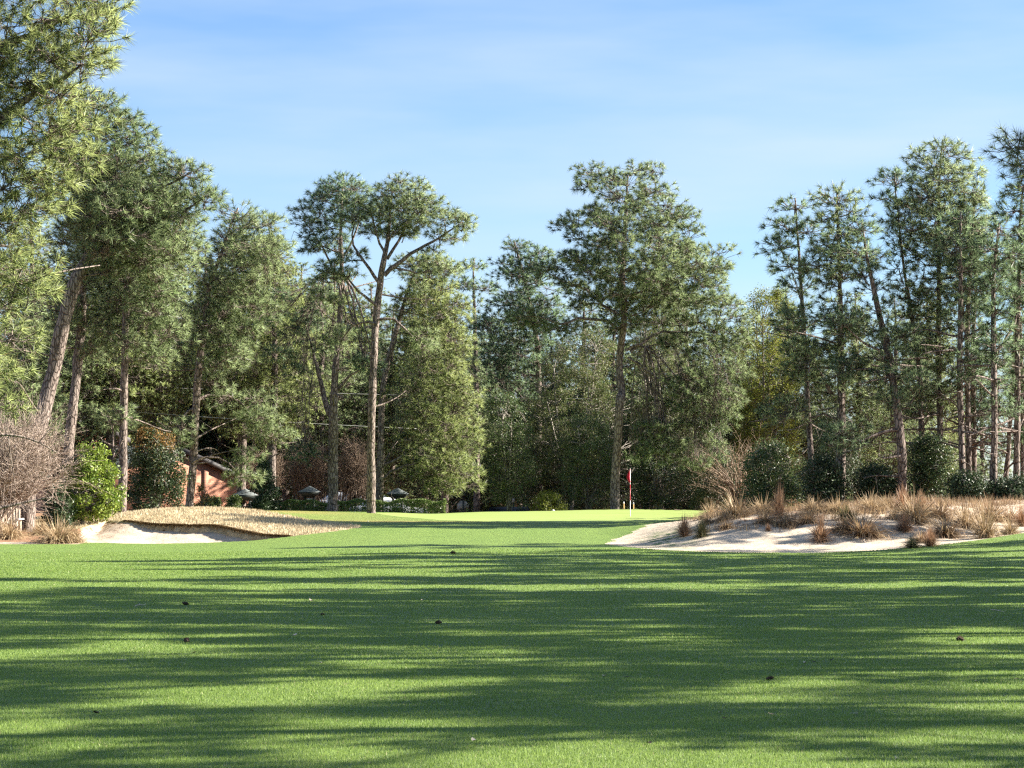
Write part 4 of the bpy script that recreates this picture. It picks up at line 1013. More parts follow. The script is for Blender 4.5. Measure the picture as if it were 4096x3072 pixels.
bare_shrub(461, 'wide bare shrub of pinkish-grey twigs at the left edge', 80, -10, [(915, -60, 90), (940, -90, 130), (975, -110, 155), (1010, -120, 170), (1045, -110, 150), (1062, -80, 115)], 210, 2300, 'twig_pink', arch=.42, r0=.03, tl=1.7)
for i, (s, lab, dx, a, b, t) in enumerate([(462, 'vase of bare tan stems behind the hedge, right beside the conical holly', 665, 620, 710, 965), (463, 'vase of bare tan stems between the forked and the slender trunk', 762, 728, 800, 958), (464, 'low bare tan thicket at the right corner of the brick house', 560, 520, 620, 985)]):
    bare_shrub(s, lab, 131 - i, dx, [(t, a + 10, b - 10), (t + 30, a, b), (t + 60, a + 5, b - 5)], 110, 1500, 'twig_tan', name='bare_crape_myrtle', arch=.05, r0=.03, spread=3.5)
bare_shrub(465, 'tangle of bare grey branches hanging beneath the budding tree', 114, 1600, [(950, 1500, 1680), (990, 1420, 1720), (1020, 1440, 1720), (1050, 1500, 1700)], 60, 500, 'twig_tan', arch=.25, r0=.035)

# ------------------------------------------------------------------ wiregrass clumps
def clump_mesh(seed, mat, nb=560, up=.55, seed_heads=False):
    rng = np.random.default_rng(seed)
    az = rng.uniform(0, 2 * PI, nb); el = np.clip(rng.normal(up, .32, nb), 0.05, 1.5)
    L = rng.uniform(.55, 1.1, nb)
    d = np.stack([np.cos(az) * np.cos(el), np.sin(az) * np.cos(el), np.sin(el)], 1)
    p = rng.normal(0, .045, (nb, 3)); p[:, 2] = -.03
    side = unit(np.stack([-np.sin(az), np.cos(az), rng.normal(0, .3, nb)], 1))
    pts = []
    for t, w in ((0, .011), (.35, .010), (.7, .008), (1.0, .001)):
        c = p + d * (L * t)[:, None]; c[:, 2] -= (L * t ** 2.2 * rng.uniform(.25, .8, nb)) * np.cos(el)
        pts += [c - side * w, c + side * w]
    v = np.stack(pts, 1).reshape(-1, 3)
    q = np.concatenate([(np.arange(nb) * 8)[:, None] + np.array([[2 * k, 2 * k + 1, 2 * k + 3, 2 * k + 2]]) for k in range(3)], 1).reshape(-1, 4)
    mb = MB(); mb.add(v, q=q)
    return mb.mesh('grass_clump', mat)
CL = {}
for k, (mat, up) in {'tan': ('clump_tan', .58), 'brown': ('clump_brown', .48), 'red': ('clump_red', .9), 'green': ('clump_green', .8)}.items():
    CL[k] = [clump_mesh(500 + i + hash(mat) % 1, M[mat], up=up) for i in range(3)]
R6 = lambda x, y: (2400 + x / 2.458, 1700 + y / 2.458)
R7 = lambda x, y: (3200 + x / 2.469, 1700 + y / 2.469)
R3 = lambda x, y: (x / 2.011, 1600 + y / 2.011)
clumps = [
 (R6(1090, 915), 'tan', 160, 140, 'tan grass clump at the left tip of the dune crest, beside the green'),
 (R6(1340, 910), 'tan', 240, 190, 'big bright straw-coloured clump on the dune crest nearest the green'),
 (R6(1050, 970), 'brown', 100, 90, 'small brown clump just below the left tip of the dune'),
 (R6(830, 1095), 'red', 120, 150, 'reddish clump lowest on the left end of the sand face'),
 (R6(1000, 1100), 'green', 120, 130, 'greenish clump beside the reddish one at the left of the sand face'),
 (R6(1235, 1015), 'brown', 120, 95, 'dark brown clump midway down the left sand face'),
 (R6(1200, 950), 'brown', 90, 70, 'small drab clump under the big bright crest clump'),
 (R6(1600, 880), 'tan', 190, 140, 'rounded tan clump where the high part of the crest begins'),
 (R6(1765, 915), 'red', 110, 250, 'tall thin reddish grass standing above the high crest'),
 (R6(1630, 960), 'brown', 150, 110, 'brown clump just under the rounded tan one'),
 (R6(1820, 990), 'brown', 180, 120, 'spreading brown clump below the tall reddish grass'),
 (R6(1652, 1045), 'red', 50, 60, 'tiny round rust-brown tuft alone on the white sand'),
 (R6(1900, 830), 'red', 110, 130, 'orange-pink seedy clump on the crest against the dark shrubs'),
 (R6(2040, 970), 'brown', 170, 150, 'brown clump on the edge of the bare white sand'),
 (R6(2170, 1145), 'red', 160, 180, 'russet clump standing alone low on the sand face'),
 (R7(150, 860), 'tan', 210, 130, 'wide low dull tan clump along the crest'),
 (R7(380, 870), 'tan', 200, 130, 'dull tan clump below the leaning shadowed trunk'),
 (R7(460, 940), 'green', 170, 110, 'shaded olive clump behind the largest brown clump'),
 (R7(430, 1040), 'brown', 180, 140, 'brown clump touching the left of the largest brown one'),
 (R7(610, 1085), 'brown', 330, 210, 'largest brown fountain clump in the middle of the dune'),
 (R7(700, 850), 'tan', 200, 150, 'pale spiky clump on the crest over the largest brown one'),
 (R7(860, 830), 'tan', 170, 120, 'soft tan clump on the crest left of the tall reddish stems'),
 (R7(1015, 840), 'red', 130, 170, 'tall reddish-brown stems at the top of the crest'),
 (R7(1130, 950), 'tan', 260, 240, 'brightest sunlit clump of the dune, fanning wide'),
 (R7(1030, 1050), 'red', 160, 130, 'dark red-brown clump under the brightest one'),
 (R7(1195, 860), 'red', 110, 140, 'upright curly russet stems right of the brightest clump'),
 (R7(935, 935), 'tan', 140, 100, 'small yellow clump left of the brightest one'),
 (R7(1380, 920), 'brown', 210, 180, 'broad brown clump right of the upright curly stems'),
 (R7(1290, 900), 'tan', 120, 100, 'small golden clump between the brightest and the broad brown one'),
 (R7(1430, 1100), 'brown', 250, 190, 'shaggy brown clump at the edge of the sand slope'),
 (R7(1640, 1010), 'tan', 240, 210, 'tall drooping tan clump on the right slope of the dune'),
 (R7(1830, 1115), 'tan', 200, 270, 'great drooping fountain clump above the right sand'),
 (R7(1890, 940), 'brown', 250, 200, 'big dim clump behind the great drooping fountain'),
 (R7(2075, 1080), 'tan', 150, 140, 'pale spidery clump near the right edge on white sand'),
 (R7(2080, 945), 'brown', 190, 130, 'dim brown clump at the back near the right edge'),
 (R7(2190, 1000), 'red', 130, 150, 'rusty clump cut by the right edge of the view'),
 (R7(1105, 1215), 'green', 130, 80, 'low dark greenish tuft at the grass edge of the sand'),
 (R7(1285, 1200), 'red', 120, 140, 'reddish tuft beside the low greenish one at the sand edge'),
 (R7(1205, 1160), 'brown', 140, 120, 'brown tuft just above the two at the sand edge'),
 (R3(465, 1150), 'tan', 250, 180, 'big pale fountain clump left of the left bunker'),
 (R3(590, 1150), 'tan', 130, 110, 'small golden clump at the foot of the left bunker sand'),
 (R3(75, 1120), 'tan', 180, 140, 'loose straw clump low at the left edge'),
 (R3(325, 1085), 'tan', 130, 100, 'small pale clump behind the big pale fountain'),
 (R3(665, 985), 'tan', 130, 80, 'fuzzy tan clump at the foot of the bright green shrub'),
 (R3(345, 990), 'tan', 90, 60, 'little tan tuft beside the leaning trunk'),
 (R3(515, 985), 'tan', 90, 50, 'little tan tuft under the bright green shrub'),
 (R3(160, 1050), 'tan', 170, 90, 'flattened straw clump before the wooden chair'),
]
rg = np.random.default_rng(9)
for i, ((sx, sy), k, wd, hg, lab) in enumerate(clumps):
    p = ground_at(sx, sy)
    sc_ = 2.46 if sx > 2000 else 2.011
    w = wd / sc_ / F * p[1] / .72; h = hg / sc_ / F * p[1] / (.58 if k == 'red' else .52)
    o = bpy.data.objects.new('grass_clump', CL[k][i % 3]); COL.objects.link(o)
    o.location = tuple(p); o.rotation_euler = (0, 0, i * 1.3); o.scale = (w, w, h)
    tag(o, lab, 'grass clump', 'dry grass clumps on the right dune' if sx > 2000 else 'dry grass clumps left of the bunker')

# ------------------------------------------------------------------ built things
def poly_prism(mb, pts2, y0, y1):
    """x-z outline extruded along y"""
    n = len(pts2); a = [(x, y0, z) for x, z in pts2] + [(x, y1, z) for x, z in pts2]
    c0 = np.mean(pts2, 0); a += [(c0[0], y0, c0[1]), (c0[0], y1, c0[1])]
    t = [[i, (i + 1) % n, 2 * n] for i in range(n)] + [[n + (i + 1) % n, n + i, 2 * n + 1] for i in range(n)]
    q = [[(i + 1) % n, i, n + i, n + (i + 1) % n] for i in range(n)]
    mb.add(np.array(a), t=t, q=q)

def flagstick():
    b = ground_at(2521, 2066); Y = b[1]; u = Y / F
    e = empty('golf_flagstick', b, 'golf flagstick with a limp red flag on the putting green', 'flagstick')
    r = .014; z = b[2]
    for nm, m, a, c in (('white_pole', 'white', -6, 64), ('red_band', 'red', 64, 128), ('white_tip', 'white', 128, 190)):
        mb = MB(); mb.tube([[b[0], Y, z + a * u], [b[0], Y, z + c * u]], [r * (1.15 if nm == 'red_band' else 1)] * 2, 12); mb.obj(nm, M[m], e, smooth_=True)
    mb = MB(); mb.tube([[b[0], Y, z + 189 * u], [b[0], Y, z + 191.5 * u]], [.018, .012], 10); mb.obj('finial', M['white'], e, smooth_=True)
    # limp folded cloth
    nu, nv = 26, 30; V = np.zeros((nv, nu, 3))
    for j in range(nv):
        t = j / (nv - 1)
        for i in range(nu):
            s = i / (nu - 1)
            prof = .02 + .155 * math.sin(min(1, t * 1.25) * PI * .62) * (1 - max(0, t - .62) * 2.1)
            x = -s * max(prof, .02) + .02
            yy = .05 * math.sin(s * 11 + t * 2.0) * (.25 + t) + .02 * math.sin(s * 23 + t * 5)
            zz = 190 * u - t * 52 * u - s * .07 * t
            V[j, i] = (b[0] + x, Y + yy, z + zz)
    idx = np.arange(nu * nv).reshape(nv, nu)
    mb = MB(); mb.add(V.reshape(-1, 3), q=np.stack([idx[:-1, :-1], idx[:-1, 1:], idx[1:, 1:], idx[1:, :-1]], -1).reshape(-1, 4))
    m, nt, _, L = newmat('red_flag_cloth'); finish(nt, ramp(nt, noise(nt, coords(nt), 8, 3), [(.3, (.66, .04, .09)), (.7, (.78, .08, .16))]), .7, .2, trans=.45); M['flag'] = m
    o = mb.obj('flag', M['flag'], e, smooth_=True)
    mod = o.modifiers.new('thick', 'SOLIDIFY'); mod.thickness = .003
flagstick()

def house(label, Y, peak, eave_r, wall_base, dep=11.0, chimney=False):
    """brick gable end towards the camera"""
    px, pz = P(*peak, Y)[0], P(*peak, Y)[2]; ex, ez = P(*eave_r, Y)[0], P(*eave_r, Y)[2]
    g = -1.1; ex = px + (ex - px) / .80; lx = 2 * px - ex
    e = empty('brick_house', (px, Y, g), label, 'house')
    mb = MB(); poly_prism(mb, [(lx, g), (ex, g), (ex, ez), (px, pz), (lx, ez)], Y, Y + dep); mb.obj('wall', M['brick'], e)
    sl = (pz - ez) / (ex - px); oh = .02; t = .16
    rf = MB()
    for sgn in (1, -1):
        X0, X1 = px, px + sgn * (ex - px + oh + .1)
        z0, z1 = pz + .03, pz + .03 - sl * abs(X1 - px)
        v = [(X0, Y - .25, z0), (X1, Y - .25, z1), (X1, Y + dep + .3, z1), (X0, Y + dep + .3, z0)]
        v += [(x, y, z + t) for x, y, z in v]
        rf.add(np.array(v), q=[[0, 1, 2, 3], [4, 7, 6, 5], [0, 4, 5, 1], [1, 5, 6, 2], [2, 6, 7, 3], [3, 7, 4, 0]])
    ro = rf.obj('roof', M['shingle_dark'], e)
    fb = MB()
    for sgn in (1, -1):
        X1 = px + sgn * (ex - px + oh + .1); z1 = pz - sl * abs(X1 - px)
        v = [(px, Y - .30, pz - .12), (X1, Y - .30, z1 - .12), (X1, Y - .253, z1 - .12), (px, Y - .253, pz - .12)]
        v += [(x, y, z + .32) for x, y, z in v]
        fb.add(np.array(v), q=[[0, 1, 2, 3], [4, 7, 6, 5], [0, 4, 5, 1], [1, 5, 6, 2], [2, 6, 7, 3], [3, 7, 4, 0]])
    fb.obj('fascia_board', M['fascia'], e)
    # a projecting brick pier breaks the wall
    pb = MB(); xx = px + (ex - px) * .42
    pb.box((xx, Y - .04, (g + pz - sl * (xx - px) - .5) / 2), (.32, .08, pz - sl * (xx - px) - .5 - g)); pb.obj('brick_pier', M['brick'], e)
    # side windows, on the lit side wall
    e.rotation_euler = (0, 0, math.radians(33)); e.location = (px, Y, g)
    for k in range(3):
        yy = Y + 2 + k * 3; w = MB(); w.box((ex + .03, yy, g + 1.9), (.06, 1.1, 1.3)); wo = w.obj('window', M['white'], e)
        q = MB(); q.box((ex + .07, yy, g + 1.9), (.03, .9, 1.1)); qo = q.obj('pane', M['glass'], None, origin=tuple(e.location)); qo.parent = wo; qo.location = (0, 0, 0)
    return e
house('salmon brick house gable end right of the dark bush', 138, (372, 965), (523, 1042), 1090)
house('brick house with a tall gable behind the left trunks', 152, (186, 905), (262, 950), 1090)

def kiosk(label, dx, dy_top, Y, w_px, group, panel=True):
    """little shelter: stepped hip roof, tapering dark soffit, square post cabinet"""
    c = P(dx, dy_top, Y); w = w_px * K / F * Y; x, z = c[0], c[2]; g = float(height(x, Y))
    e = empty('roofed_kiosk', (x, Y, g), label, 'kiosk', group)
    hr = w * .27
    rf = MB()
    n = 6
    for i in range(n):
        a = i / n; ww = w * (1 - a * .96); hh = hr / n
        rf.box((x, Y, z - hr + hh * (i + .5)), (ww, ww, hh * .94), taper=(1 - (a + .8 / n) * .96) / (1 - a * .96))
    rf.obj('roof', M['shingle'], e)
    s = MB(); s.box((x, Y, z - hr - .17 * w / 1.5), (w * .48, w * .48, .34 * w / 1.5), taper=2.0); s.obj('soffit', M['darkgreen'], e)
    s = MB()
    zb = z - hr - .34 * w / 1.5
    for ax in (-1, 1):
        for ay in (-1, 1): s.box((x + ax * w * .2, Y + ay * w * .2, (g - .1 + zb) / 2), (.1, .1, zb - g + .1))
    s.box((x, Y + .05, g + (zb - g) * .3), (w * .36, w * .36, (zb - g) * .6)); s.obj('cabinet', M['darkgreen'], e)
    if panel:
        p = MB(); p.box((x + .02, Y - w * .2, zb - .24), (w * .26, .03, .32)); p.obj('white_panel', M['white'], e)
kiosk('small roofed kiosk between the conical holly and the forked trunk', 669, 1050, 124, 48, 'hip-roofed kiosks behind the hedge')
kiosk('roofed kiosk half hidden behind the slender dark trunk', 812, 1061, 131, 46, 'hip-roofed kiosks behind the hedge')
kiosk('roofed kiosk right of the slender dark trunk, over the tall hedge', 859, 1054, 123, 48, 'hip-roofed kiosks behind the hedge')
kiosk('dark roofed kiosk half hidden by the conical holly', 530, 1056, 123.5, 52, 'hip-roofed kiosks behind the hedge', False)

def car(label, loc, rz, paint, suv=False):
    e = empty('parked_car', (0, 0, 0), label, 'car')
    L_, W_ = (4.7, 1.9) if suv else (4.5, 1.8)
    if suv: low = [(-2.35, .35), (2.3, .35), (2.35, .75), (2.25, 1.02), (1.2, 1.1), (-2.25, 1.1), (-2.35, .8)]; cab = [(1.2, 1.1), (.55, 1.68), (.3, 1.74), (-1.95, 1.74), (-2.1, 1.68), (-2.25, 1.1)]
    else: low = [(-2.25, .3), (2.2, .3), (2.25, .6), (2.1, .82), (1.1, .92), (-1.6, .95), (-2.2, .92), (-2.28, .6)]; cab = [(1.1, .92), (.35, 1.38), (.1, 1.44), (-.9, 1.44), (-1.1, 1.38), (-1.75, .95)]
    def loft(pts, w0, w1):
        mb = MB(); n = len(pts); p = np.array(pts); zl, zh = p[:, 1].min(), p[:, 1].max()
        wy = np.interp(p[:, 1], [zl, zh], [w0, w1]) / 2
        v = np.vstack([np.c_[p[:, 0], -wy, p[:, 1]], np.c_[p[:, 0], wy, p[:, 1]], [[p[:, 0].mean(), -w0 / 2, p[:, 1].mean()], [p[:, 0].mean(), w0 / 2, p[:, 1].mean()]]])
        t = [[(i + 1) % n, i, 2 * n] for i in range(n)] + [[n + i, n + (i + 1) % n, 2 * n + 1] for i in range(n)]
        q = [[i, (i + 1) % n, n + (i + 1) % n, n + i] for i in range(n)]
        mb.add(v, t=t, q=q); return mb
    b = loft(low, W_, W_ * .96).obj('body', M[paint], e)
    mod = b.modifiers.new('soft', 'BEVEL'); mod.width = .06; mod.segments = 3
    c = loft(cab, W_ * .93, W_ * .74).obj('cabin', M[paint], e)
    mod = c.modifiers.new('soft', 'BEVEL'); mod.width = .05; mod.segments = 3
    cp = np.array(cab); zl, zh = cp[:, 1].min(), cp[:, 1].max()
    for sgn in (-1, 1):
        for x0, x1 in (((-1.8, -1.05), (-.95, -.1), (0, .75)) if suv else ((-1.25, -.45), (-.35, .55))):
            za, zb = zl + .08, zh - .1
            def yy(z): return sgn * (np.interp(z, [zl, zh], [W_ * .93, W_ * .74]) / 2 + .008)
            sh = .12 if x1 > .5 else 0
            m = MB(); m.add([(x0, yy(za), za), (x1, yy(za), za), (x1 - sh - .15 * (x1 > .5), yy(zb), zb), (x0 + .05, yy(zb), zb), (x0, yy(za) - sgn * .012, za), (x1, yy(za) - sgn * .012, za), (x1 - sh - .15 * (x1 > .5), yy(zb) - sgn * .012, zb), (x0 + .05, yy(zb) - sgn * .012, zb)], q=[[0, 1, 2, 3], [7, 6, 5, 4], [0, 4, 5, 1], [1, 5, 6, 2], [2, 6, 7, 3], [3, 7, 4, 0]])
            m.obj('side_window', M['glass'], e)
        for x in (-1.4, 1.4):
            w = MB(); w.tube([[x, sgn * (W_ / 2 - .2), .33], [x, sgn * (W_ / 2 - .17), .33], [x, sgn * (W_ / 2 + .01), .33]], [.33, .34, .32], 20); wo = w.obj('wheel', M['tyre'], e, smooth_=False)
            r = MB(); r.tube([[x, sgn * (W_ / 2), .33], [x, sgn * (W_ / 2 + .02), .33]], [.21, .19], 16); ro = r.obj('rim', M['rim'], None); ro.parent = wo
        h = MB(); h.box((low[2][0] - .06, sgn * W_ * .36, low[3][1] - .14), (.1, .3, .14)); h.obj('headlight', M['lamp'], e)
    for (xa, za), (xb, zb_) in (((cp[0]), (cp[1])), ((cp[-1]), (cp[-2]))):
        m = MB(); k = .012 if xa > 0 else -.012; f0, f1 = .15, .9
        P0 = (xa + (xb - xa) * f0 + k, za + (zb_ - za) * f0 + .012); P1 = (xa + (xb - xa) * f1 + k, za + (zb_ - za) * f1 + .012)
        m.add([(P0[0], -W_ * .38, P0[1]), (P0[0], W_ * .38, P0[1]), (P1[0], W_ * .31, P1[1]), (P1[0], -W_ * .31, P1[1])], q=[[0, 1, 2, 3]])
        o = m.obj('windscreen' if xa > 0 else 'rear_window', M['glass'], e); s = o.modifiers.new('t', 'SOLIDIFY'); s.thickness = .006
    e.location = tuple(loc); e.rotation_euler = (0, 0, rz)
    return e
def on_ground(dx, Y): x = P(dx, 1000, Y)[0]; return (x, Y, float(height(x, Y)))
def car_at(dx, dtop, Y, H): p = P(dx, dtop, Y); return (p[0], Y, p[2] - H)
car('dark blue off-road vehicle parked beyond the green, right of the sign', on_ground(1072, 147), PI + .1, 'carblue', True)
car('white car glinting behind the hedge between the two middle trunks', on_ground(755, 134), .15, 'carwhite')
car('white car behind the tall hedge, under the kiosk roofs', on_ground(838, 128), .1, 'carwhite')

def stop_sign():
    c = P(1000, 1094, 144); x, Y, z = c; g = float(height(x, Y)) - .1
    e = empty('road_sign', (x, Y, g), 'back of an octagonal road sign on a dark post behind the green', 'sign')
    r = .41; a = np.arange(8) * PI / 4 + PI / 8
    mb = MB(); poly_prism(mb, [(x + r * math.cos(t), z + r * math.sin(t)) for t in a], Y - .004, Y + .004); mb.obj('sign_plate', M['signback'], e)
    mb = MB(); poly_prism(mb, [(x + r * .97 * math.cos(t), z + r * .97 * math.sin(t)) for t in a], Y + .005, Y + .008); mb.obj('sign_face', M['red'], e)
    mb = MB(); mb.box((x + .02, Y - .035, (g + z + .40) / 2), (.085, .05, z + .40 - g)); mb.obj('post', M['steel'], e)
stop_sign()

def lantern():
    c = P(1109, 1082, 142); x, Y, z = c; g = float(height(x, Y)) - .1
    e = empty('street_lantern', (x, Y, g), 'small dark lantern on a post behind the blue vehicle', 'lamp post')
    mb = MB(); mb.tube([[x, Y, g], [x, Y, z - .1]], [.05, .04], 10); mb.obj('post', M['steel'], e)
    mb = MB(); mb.box((x, Y, z + .05), (.16, .16, .28), taper=1.35); mb.obj('lamp_housing', M['lamp'], e)
    mb = MB(); mb.box((x, Y, z + .27), (.30, .30, .16), taper=.15); mb.obj('cap', M['steel'], e)
lantern()

def chair():
    g0 = ground_at(48, 2108); Y = 82.0; c = at(30, 2095, Y); x = c[0]; g = float(height(x, Y)); u = Y / F
    e = empty('garden_chair', (x, Y, g), 'weathered wooden round-backed garden chair at the left edge', 'chair')
    bk = MB()
    for i, k in enumerate(np.linspace(-.36, .36, 8)):
        top = .98 - .55 * k * k
        bk.box((x + k, Y + .28, g + top / 2 + .12), (.086, .028, top - .16))
    bk.obj('backrest', M['wood'], e)
    st = MB()
    for i in range(5): st.box((x, Y + .2 - i * .105, g + .34 + i * .012), (.72, .09, .026))
    st.obj('seat', M['wood'], e)
    for s in (-1, 1):
        a = MB(); a.box((x + s * .47, Y - .05, g + .565), (.16, .78, .032)); a.obj('armrest', M['white'], e)
        for yy in (-.36, .26):
            l = MB(); l.box((x + s * .42, Y + yy, g + .25), (.06, .08, .60)); l.obj('leg', M['wood'], e)
    p = at(73, 2055, Y + .6)
    e2 = empty('wooden_stake', (p[0], p[1], float(height(p[0], p[1]))), 'short brown wooden stake between the chair and the leaning trunk', 'stake')
    mb = MB(); mb.box((p[0], p[1], p[2] - .2), (.07, .07, .75), taper=.85); mb.obj('stake_post', M['woodpost'], e2)
chair()

for sx, sy, h, lab in ((2495, 2010, .34, 'short amber marker stake left of the flagstick behind the green'), (2534, 2013, .42, 'short amber marker stake right of the flagstick behind the green')):
    p = at(sx, sy, 119.0); g = float(height(p[0], p[1]))
    e = empty('marker_stake', (p[0], p[1], g), lab, 'stake')
    mb = MB(); mb.tube([[p[0], p[1], g - .1], [p[0], p[1], p[2] - .05]], [.03, .03], 8); mb.obj('stake_post', M['stake'], e)
    mb = MB(); mb.tube([[p[0], p[1], p[2] - .05], [p[0], p[1], p[2] + .05]], [.035, .02], 8); mb.obj('cap', M['white'], e)
p = at(2213, 2046, 118.0)
e = empty('tee_marker', (p[0], p[1], p[2] - .4), 'small white domed marker at the back edge of the green', 'marker')
mb = MB(); mb.tube([[p[0], p[1], p[2] - .4], [p[0], p[1], p[2]]], [.05, .05], 10); mb.obj('post', M['white'], e)
mb = MB(); mb.tube([[p[0], p[1], p[2] - .01], [p[0], p[1], p[2] + .06], [p[0], p[1], p[2] + .1]], [.1, .09, .03], 12); mb.obj('cap', M['white'], e)

def cable(label, a, b, Y, r=.010, sag=.35):
    p, q = P(*a, Y), P(*b, Y + 6)
    t = np.linspace(0, 1, 24)[:, None]; c = p + (q - p) * t; c[:, 2] -= sag * .5 * 4 * (t * (1 - t))[:, 0]
    mb = MB(); mb.tube(c, r, 6)
    tag(mb.obj('overhead_cable', M['cable'], None, origin=tuple(p)), label, 'cable')
cable('lower thin pale cable crossing behind the left trunks', (-150, 852), (900, 926), 116.5)
cable('upper thin pale cable crossing behind the left trunks', (-150, 815), (1300, 862), 127)

# golf ball and litter on the grass
p = ground_at(1472, 2087)
mb = MB()
th = np.linspace(0, PI, 12); rr_ = .0214 * np.sin(th); zz_ = .0214 - .0214 * np.cos(th)
mb.tube(np.c_[np.full(12, p[0]), np.full(12, p[1]), p[2] + zz_], rr_ + 1e-4, 16)
tag(mb.obj('golf_ball', M['white'], None, origin=tuple(p), smooth_=True), 'white golf ball on the dry fringe left of the green', 'golf ball')

def pinecone_mesh():
    rng = np.random.default_rng(3); mb = MB()
    mb.tube([[-.07, 0, .03], [-.03, 0, .03], [.03, 0, .03], [.08, 0, .03]], [.012, .03, .028, .008], 8)
    k = 70; t = rng.uniform(0, 1, k); a = rng.uniform(0, 2 * PI, k)
    c = np.c_[-.06 + .13 * t, np.zeros(k), np.full(k, .03)]; d = np.c_[np.full(k, .25), np.cos(a), np.sin(a)]; r = .045 * np.sin(np.clip(t * .8 + .2, 0, 1) * PI) + .012
    w = np.c_[np.zeros(k), -np.sin(a), np.cos(a)] * .011
    v = np.stack([c - w, c + w, c + d * r[:, None] + w * .7, c + d * r[:, None] - w * .7], 1).reshape(-1, 3); mb.add(v, q=np.arange(4 * k).reshape(-1, 4))
    return mb.mesh('pine_cone', M['cone'])
def leaf_mesh(mat, curl, l=.06, w=.03):
    mb = MB(); n = 7; t = np.linspace(0, 1, n); ww = w * np.sin(np.clip(t, .04, .97) * PI) ** .8; z = curl * (t - .5) ** 2 * l * 1.6 + .012
    v = np.stack([np.c_[(t - .5) * 2 * l, -ww, z + .25 * ww], np.c_[(t - .5) * 2 * l, 0 * t, z], np.c_[(t - .5) * 2 * l, ww, z + .3 * ww]], 1).reshape(-1, 3)
    q = [[i * 3 + j, i * 3 + j + 1, i * 3 + j + 4, i * 3 + j + 3] for i in range(n - 1) for j in (0, 1)]
    mb.add(v, q=q); me = mb.mesh('fallen_leaf', mat); return me
def twig_mesh():
    mb = MB(); mb.tube([[-.12, 0, .012], [-.03, .02, .022], [.06, -.01, .016], [.13, .015, .02]], [.006, .007, .005, .003], 6)
    mb.tube([[0, .01, .02], [.04, .05, .03], [.06, .08, .02]], [.004, .003, .002], 5); return mb.mesh('fallen_twig', M['paleleaf'])
PCM, LM, LP, LD, TWM = pinecone_mesh(), leaf_mesh(M['deadleaf'], .8), leaf_mesh(M['paleleaf'], 1.0), leaf_mesh(M['darkleaf'], 1.3, .05, .035), twig_mesh()
lit = [(740, 2421, 'cone', 1.0, 'dark long pine cone on the left fairway'), (560, 2427, 'twig', 1.3, 'twiggy brown litter on the left fairway under a sunlit patch'), (745, 2570, 'cone', 1.0, 'dark pine cone lying in the left middle shade'), (775, 2617, 'dark', 1.0, 'dark curled leaf left of centre'), (485, 2645, 'twig', .9, 'small brown twig at the lower left'), (382, 2860, 'dark', 1.6, 'black curled leaf standing up at the lower left'),
       (1245, 2407, 'pale', 1.2, 'pale leaf in the shade left of centre'), (1290, 2462, 'cone', .6, 'small dark cone left of centre'), (1178, 2545, 'pale', 1.0, 'whitish leaf scrap left of centre'), (1285, 2655, 'twig', 1.0, 'brown twig in the shade left of centre'), (1755, 2497, 'cone', .9, 'dark cone near the middle of the fairway'), (1812, 2216, 'cone', 1.5, 'black cone on the far shaded fairway'), (1685, 2405, 'pale', .9, 'pale scrap of leaf on the middle fairway'),
       (3840, 2565, 'cone', 1.1, 'brown pine cone at the right side of the fairway'), (3080, 2722, 'cone', 1.0, 'brown pine cone right of centre in the shade'), (2595, 2980, 'dark', 1.3, 'dark curled leaf at the lower middle right'), (2880, 2857, 'pale', 1.0, 'pale leaf on the lower right grass'), (3085, 2862, 'leaf', 1.1, 'tan leaf beside a streak of sun, lower right'), (3415, 2858, 'twig', .8, 'pale twig on a sunlit strip, lower right'), (3580, 3040, 'twig', 1.0, 'pinkish twig at the bottom right'), (2420, 2708, 'pale', 1.0, 'white leaf right of the middle'), (2510, 2712, 'dark', .9, 'dark leaf beside a white one right of the middle'), (2630, 2711, 'pale', .8, 'light leaf third in a row right of the middle'),
       (3220, 2655, 'pale', .9, 'light scrap in the right shade'), (3255, 2652, 'dark', .9, 'dark scrap beside a light one in the right shade'), (3325, 2644, 'dark', .8, 'small black leaf in the right shade'), (3905, 2732, 'pale', 1.1, 'pale flat leaf near the right edge'), (4070, 2720, 'leaf', 1.0, 'brown leaf at the right edge'), (3990, 2448, 'twig', 1.2, 'light twig on the right fairway'), (3575, 2682, 'leaf', .9, 'tan scrap at the right below a sun streak'),
       (1895, 2970, 'pale', 1.3, 'curled pale leaf at the bottom middle'), (1480, 3060, 'leaf', .8, 'brown leaf at the bottom edge, left of middle'), (370, 2980, 'pale', .9, 'pinkish pale leaf at the bottom left'), (1010, 2850, 'leaf', .8, 'tan leaf low left of the middle'), (2900, 2880, 'dark', .9, 'dark twisted leaf low right of the middle')]
for i, (sx, sy, k, s, lab) in enumerate(lit):
    p = ground_at(sx, sy); s *= .75 * max(.5, min(1.0, p[1] / 30))
    me, nm, ct = {'cone': (PCM, 'pine_cone', 'pine cone'), 'dark': (LD, 'fallen_leaf', 'leaf'), 'leaf': (LM, 'fallen_leaf', 'leaf'), 'pale': (LP, 'fallen_leaf', 'leaf'), 'twig': (TWM, 'fallen_twig', 'twig')}[k]
    o = bpy.data.objects.new(nm, me); COL.objects.link(o); o.location = (p[0], p[1], p[2] + .004); o.rotation_euler = (.15 * math.sin(i), .2 * math.cos(i * 2), i * .9); o.scale = (s, s, s)
    tag(o, lab, ct, {'pine_cone': 'pine cones on the fairway', 'fallen_leaf': 'fallen leaves on the fairway', 'fallen_twig': 'twigs on the fairway'}[nm])

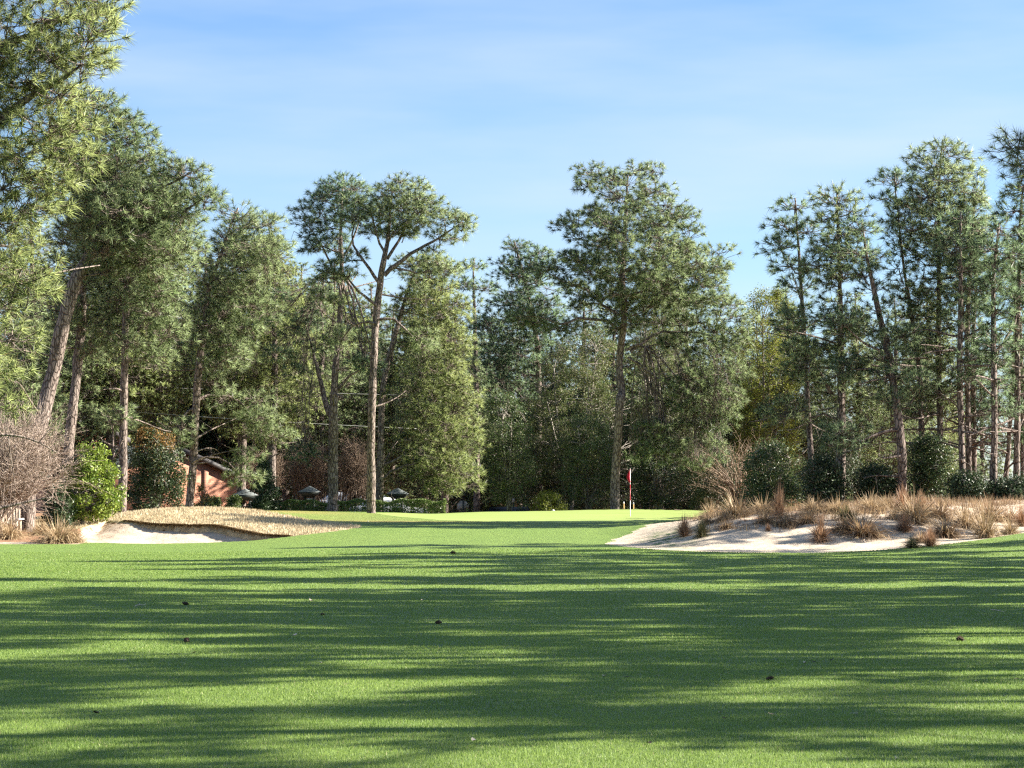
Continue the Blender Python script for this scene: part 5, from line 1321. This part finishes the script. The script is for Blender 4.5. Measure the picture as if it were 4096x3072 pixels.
# ------------------------------------------------------------------ sky, sun, camera
w = bpy.data.worlds.new('World'); sc.world = w; w.use_nodes = True
nt = w.node_tree; L = nt.links; nt.nodes.clear()
sky = N(nt, 'ShaderNodeTexSky', sky_type='NISHITA'); sky.sun_disc = False; sky.sun_elevation = SUN_EL; sky.sun_rotation = SUN_AZ
sky.air_density = 1.0; sky.dust_density = 0.3; sky.ozone_density = 2.5; sky.altitude = 150
tc = N(nt, 'ShaderNodeTexCoord')
mp = N(nt, 'ShaderNodeMapping'); mp.inputs['Rotation'].default_value = (0, math.radians(17), 0); mp.inputs['Scale'].default_value = (1.6, 1.0, 9.0); L.new(tc.outputs['Generated'], mp.inputs[0])
n1 = noise(nt, mp.outputs[0], 2.2, 5, 0.5)
cl = ramp(nt, n1, [(0.40, (0, 0, 0)), (0.74, (1, 1, 1))])
skyc = mix(nt, 1.0, sky.outputs[0], (0.76, 0.86, 1.0), 'MULTIPLY')
cloud = mix(nt, math_(nt, 'MULTIPLY', cl, 0.62), skyc, (3.7, 4.3, 4.9))
bg = N(nt, 'ShaderNodeBackground'); bg.inputs[1].default_value = 0.05; L.new(cloud, bg.inputs[0])
wo = N(nt, 'ShaderNodeOutputWorld'); L.new(bg.outputs[0], wo.inputs[0])

sl = bpy.data.lights.new('sun', 'SUN'); sl.energy = 5.0; sl.angle = math.radians(0.45); sl.color = (1.0, 0.93, 0.82)
so = bpy.data.objects.new('sun', sl); COL.objects.link(so)
sd = Vector((math.cos(SUN_EL) * math.sin(SUN_AZ), math.cos(SUN_EL) * math.cos(SUN_AZ), math.sin(SUN_EL)))
so.rotation_euler = (-sd).to_track_quat('-Z', 'Y').to_euler()

cd = bpy.data.cameras.new('camera'); co = bpy.data.objects.new('camera', cd); COL.objects.link(co); sc.camera = co
cd.sensor_fit = 'HORIZONTAL'; cd.sensor_width = 36; cd.lens = F / 4096 * 36
cd.clip_start = 0.1; cd.clip_end = 3000
co.location = (0, 0, EYE); co.rotation_euler = (PI / 2 + PITCH, 0, 0)

vs = sc.view_settings; vs.view_transform = 'Standard'; vs.look = 'None'; vs.gamma = 1; vs.exposure = 2.1; vs.use_curve_mapping = False
cy = sc.cycles
cy.max_bounces = 7; cy.diffuse_bounces = 4; cy.glossy_bounces = 2; cy.transmission_bounces = 3; cy.transparent_max_bounces = 4
cy.caustics_reflective = False; cy.caustics_refractive = False
cy.use_denoising = False
cy.pixel_filter_type = 'BLACKMAN_HARRIS'; cy.filter_width = 1.3
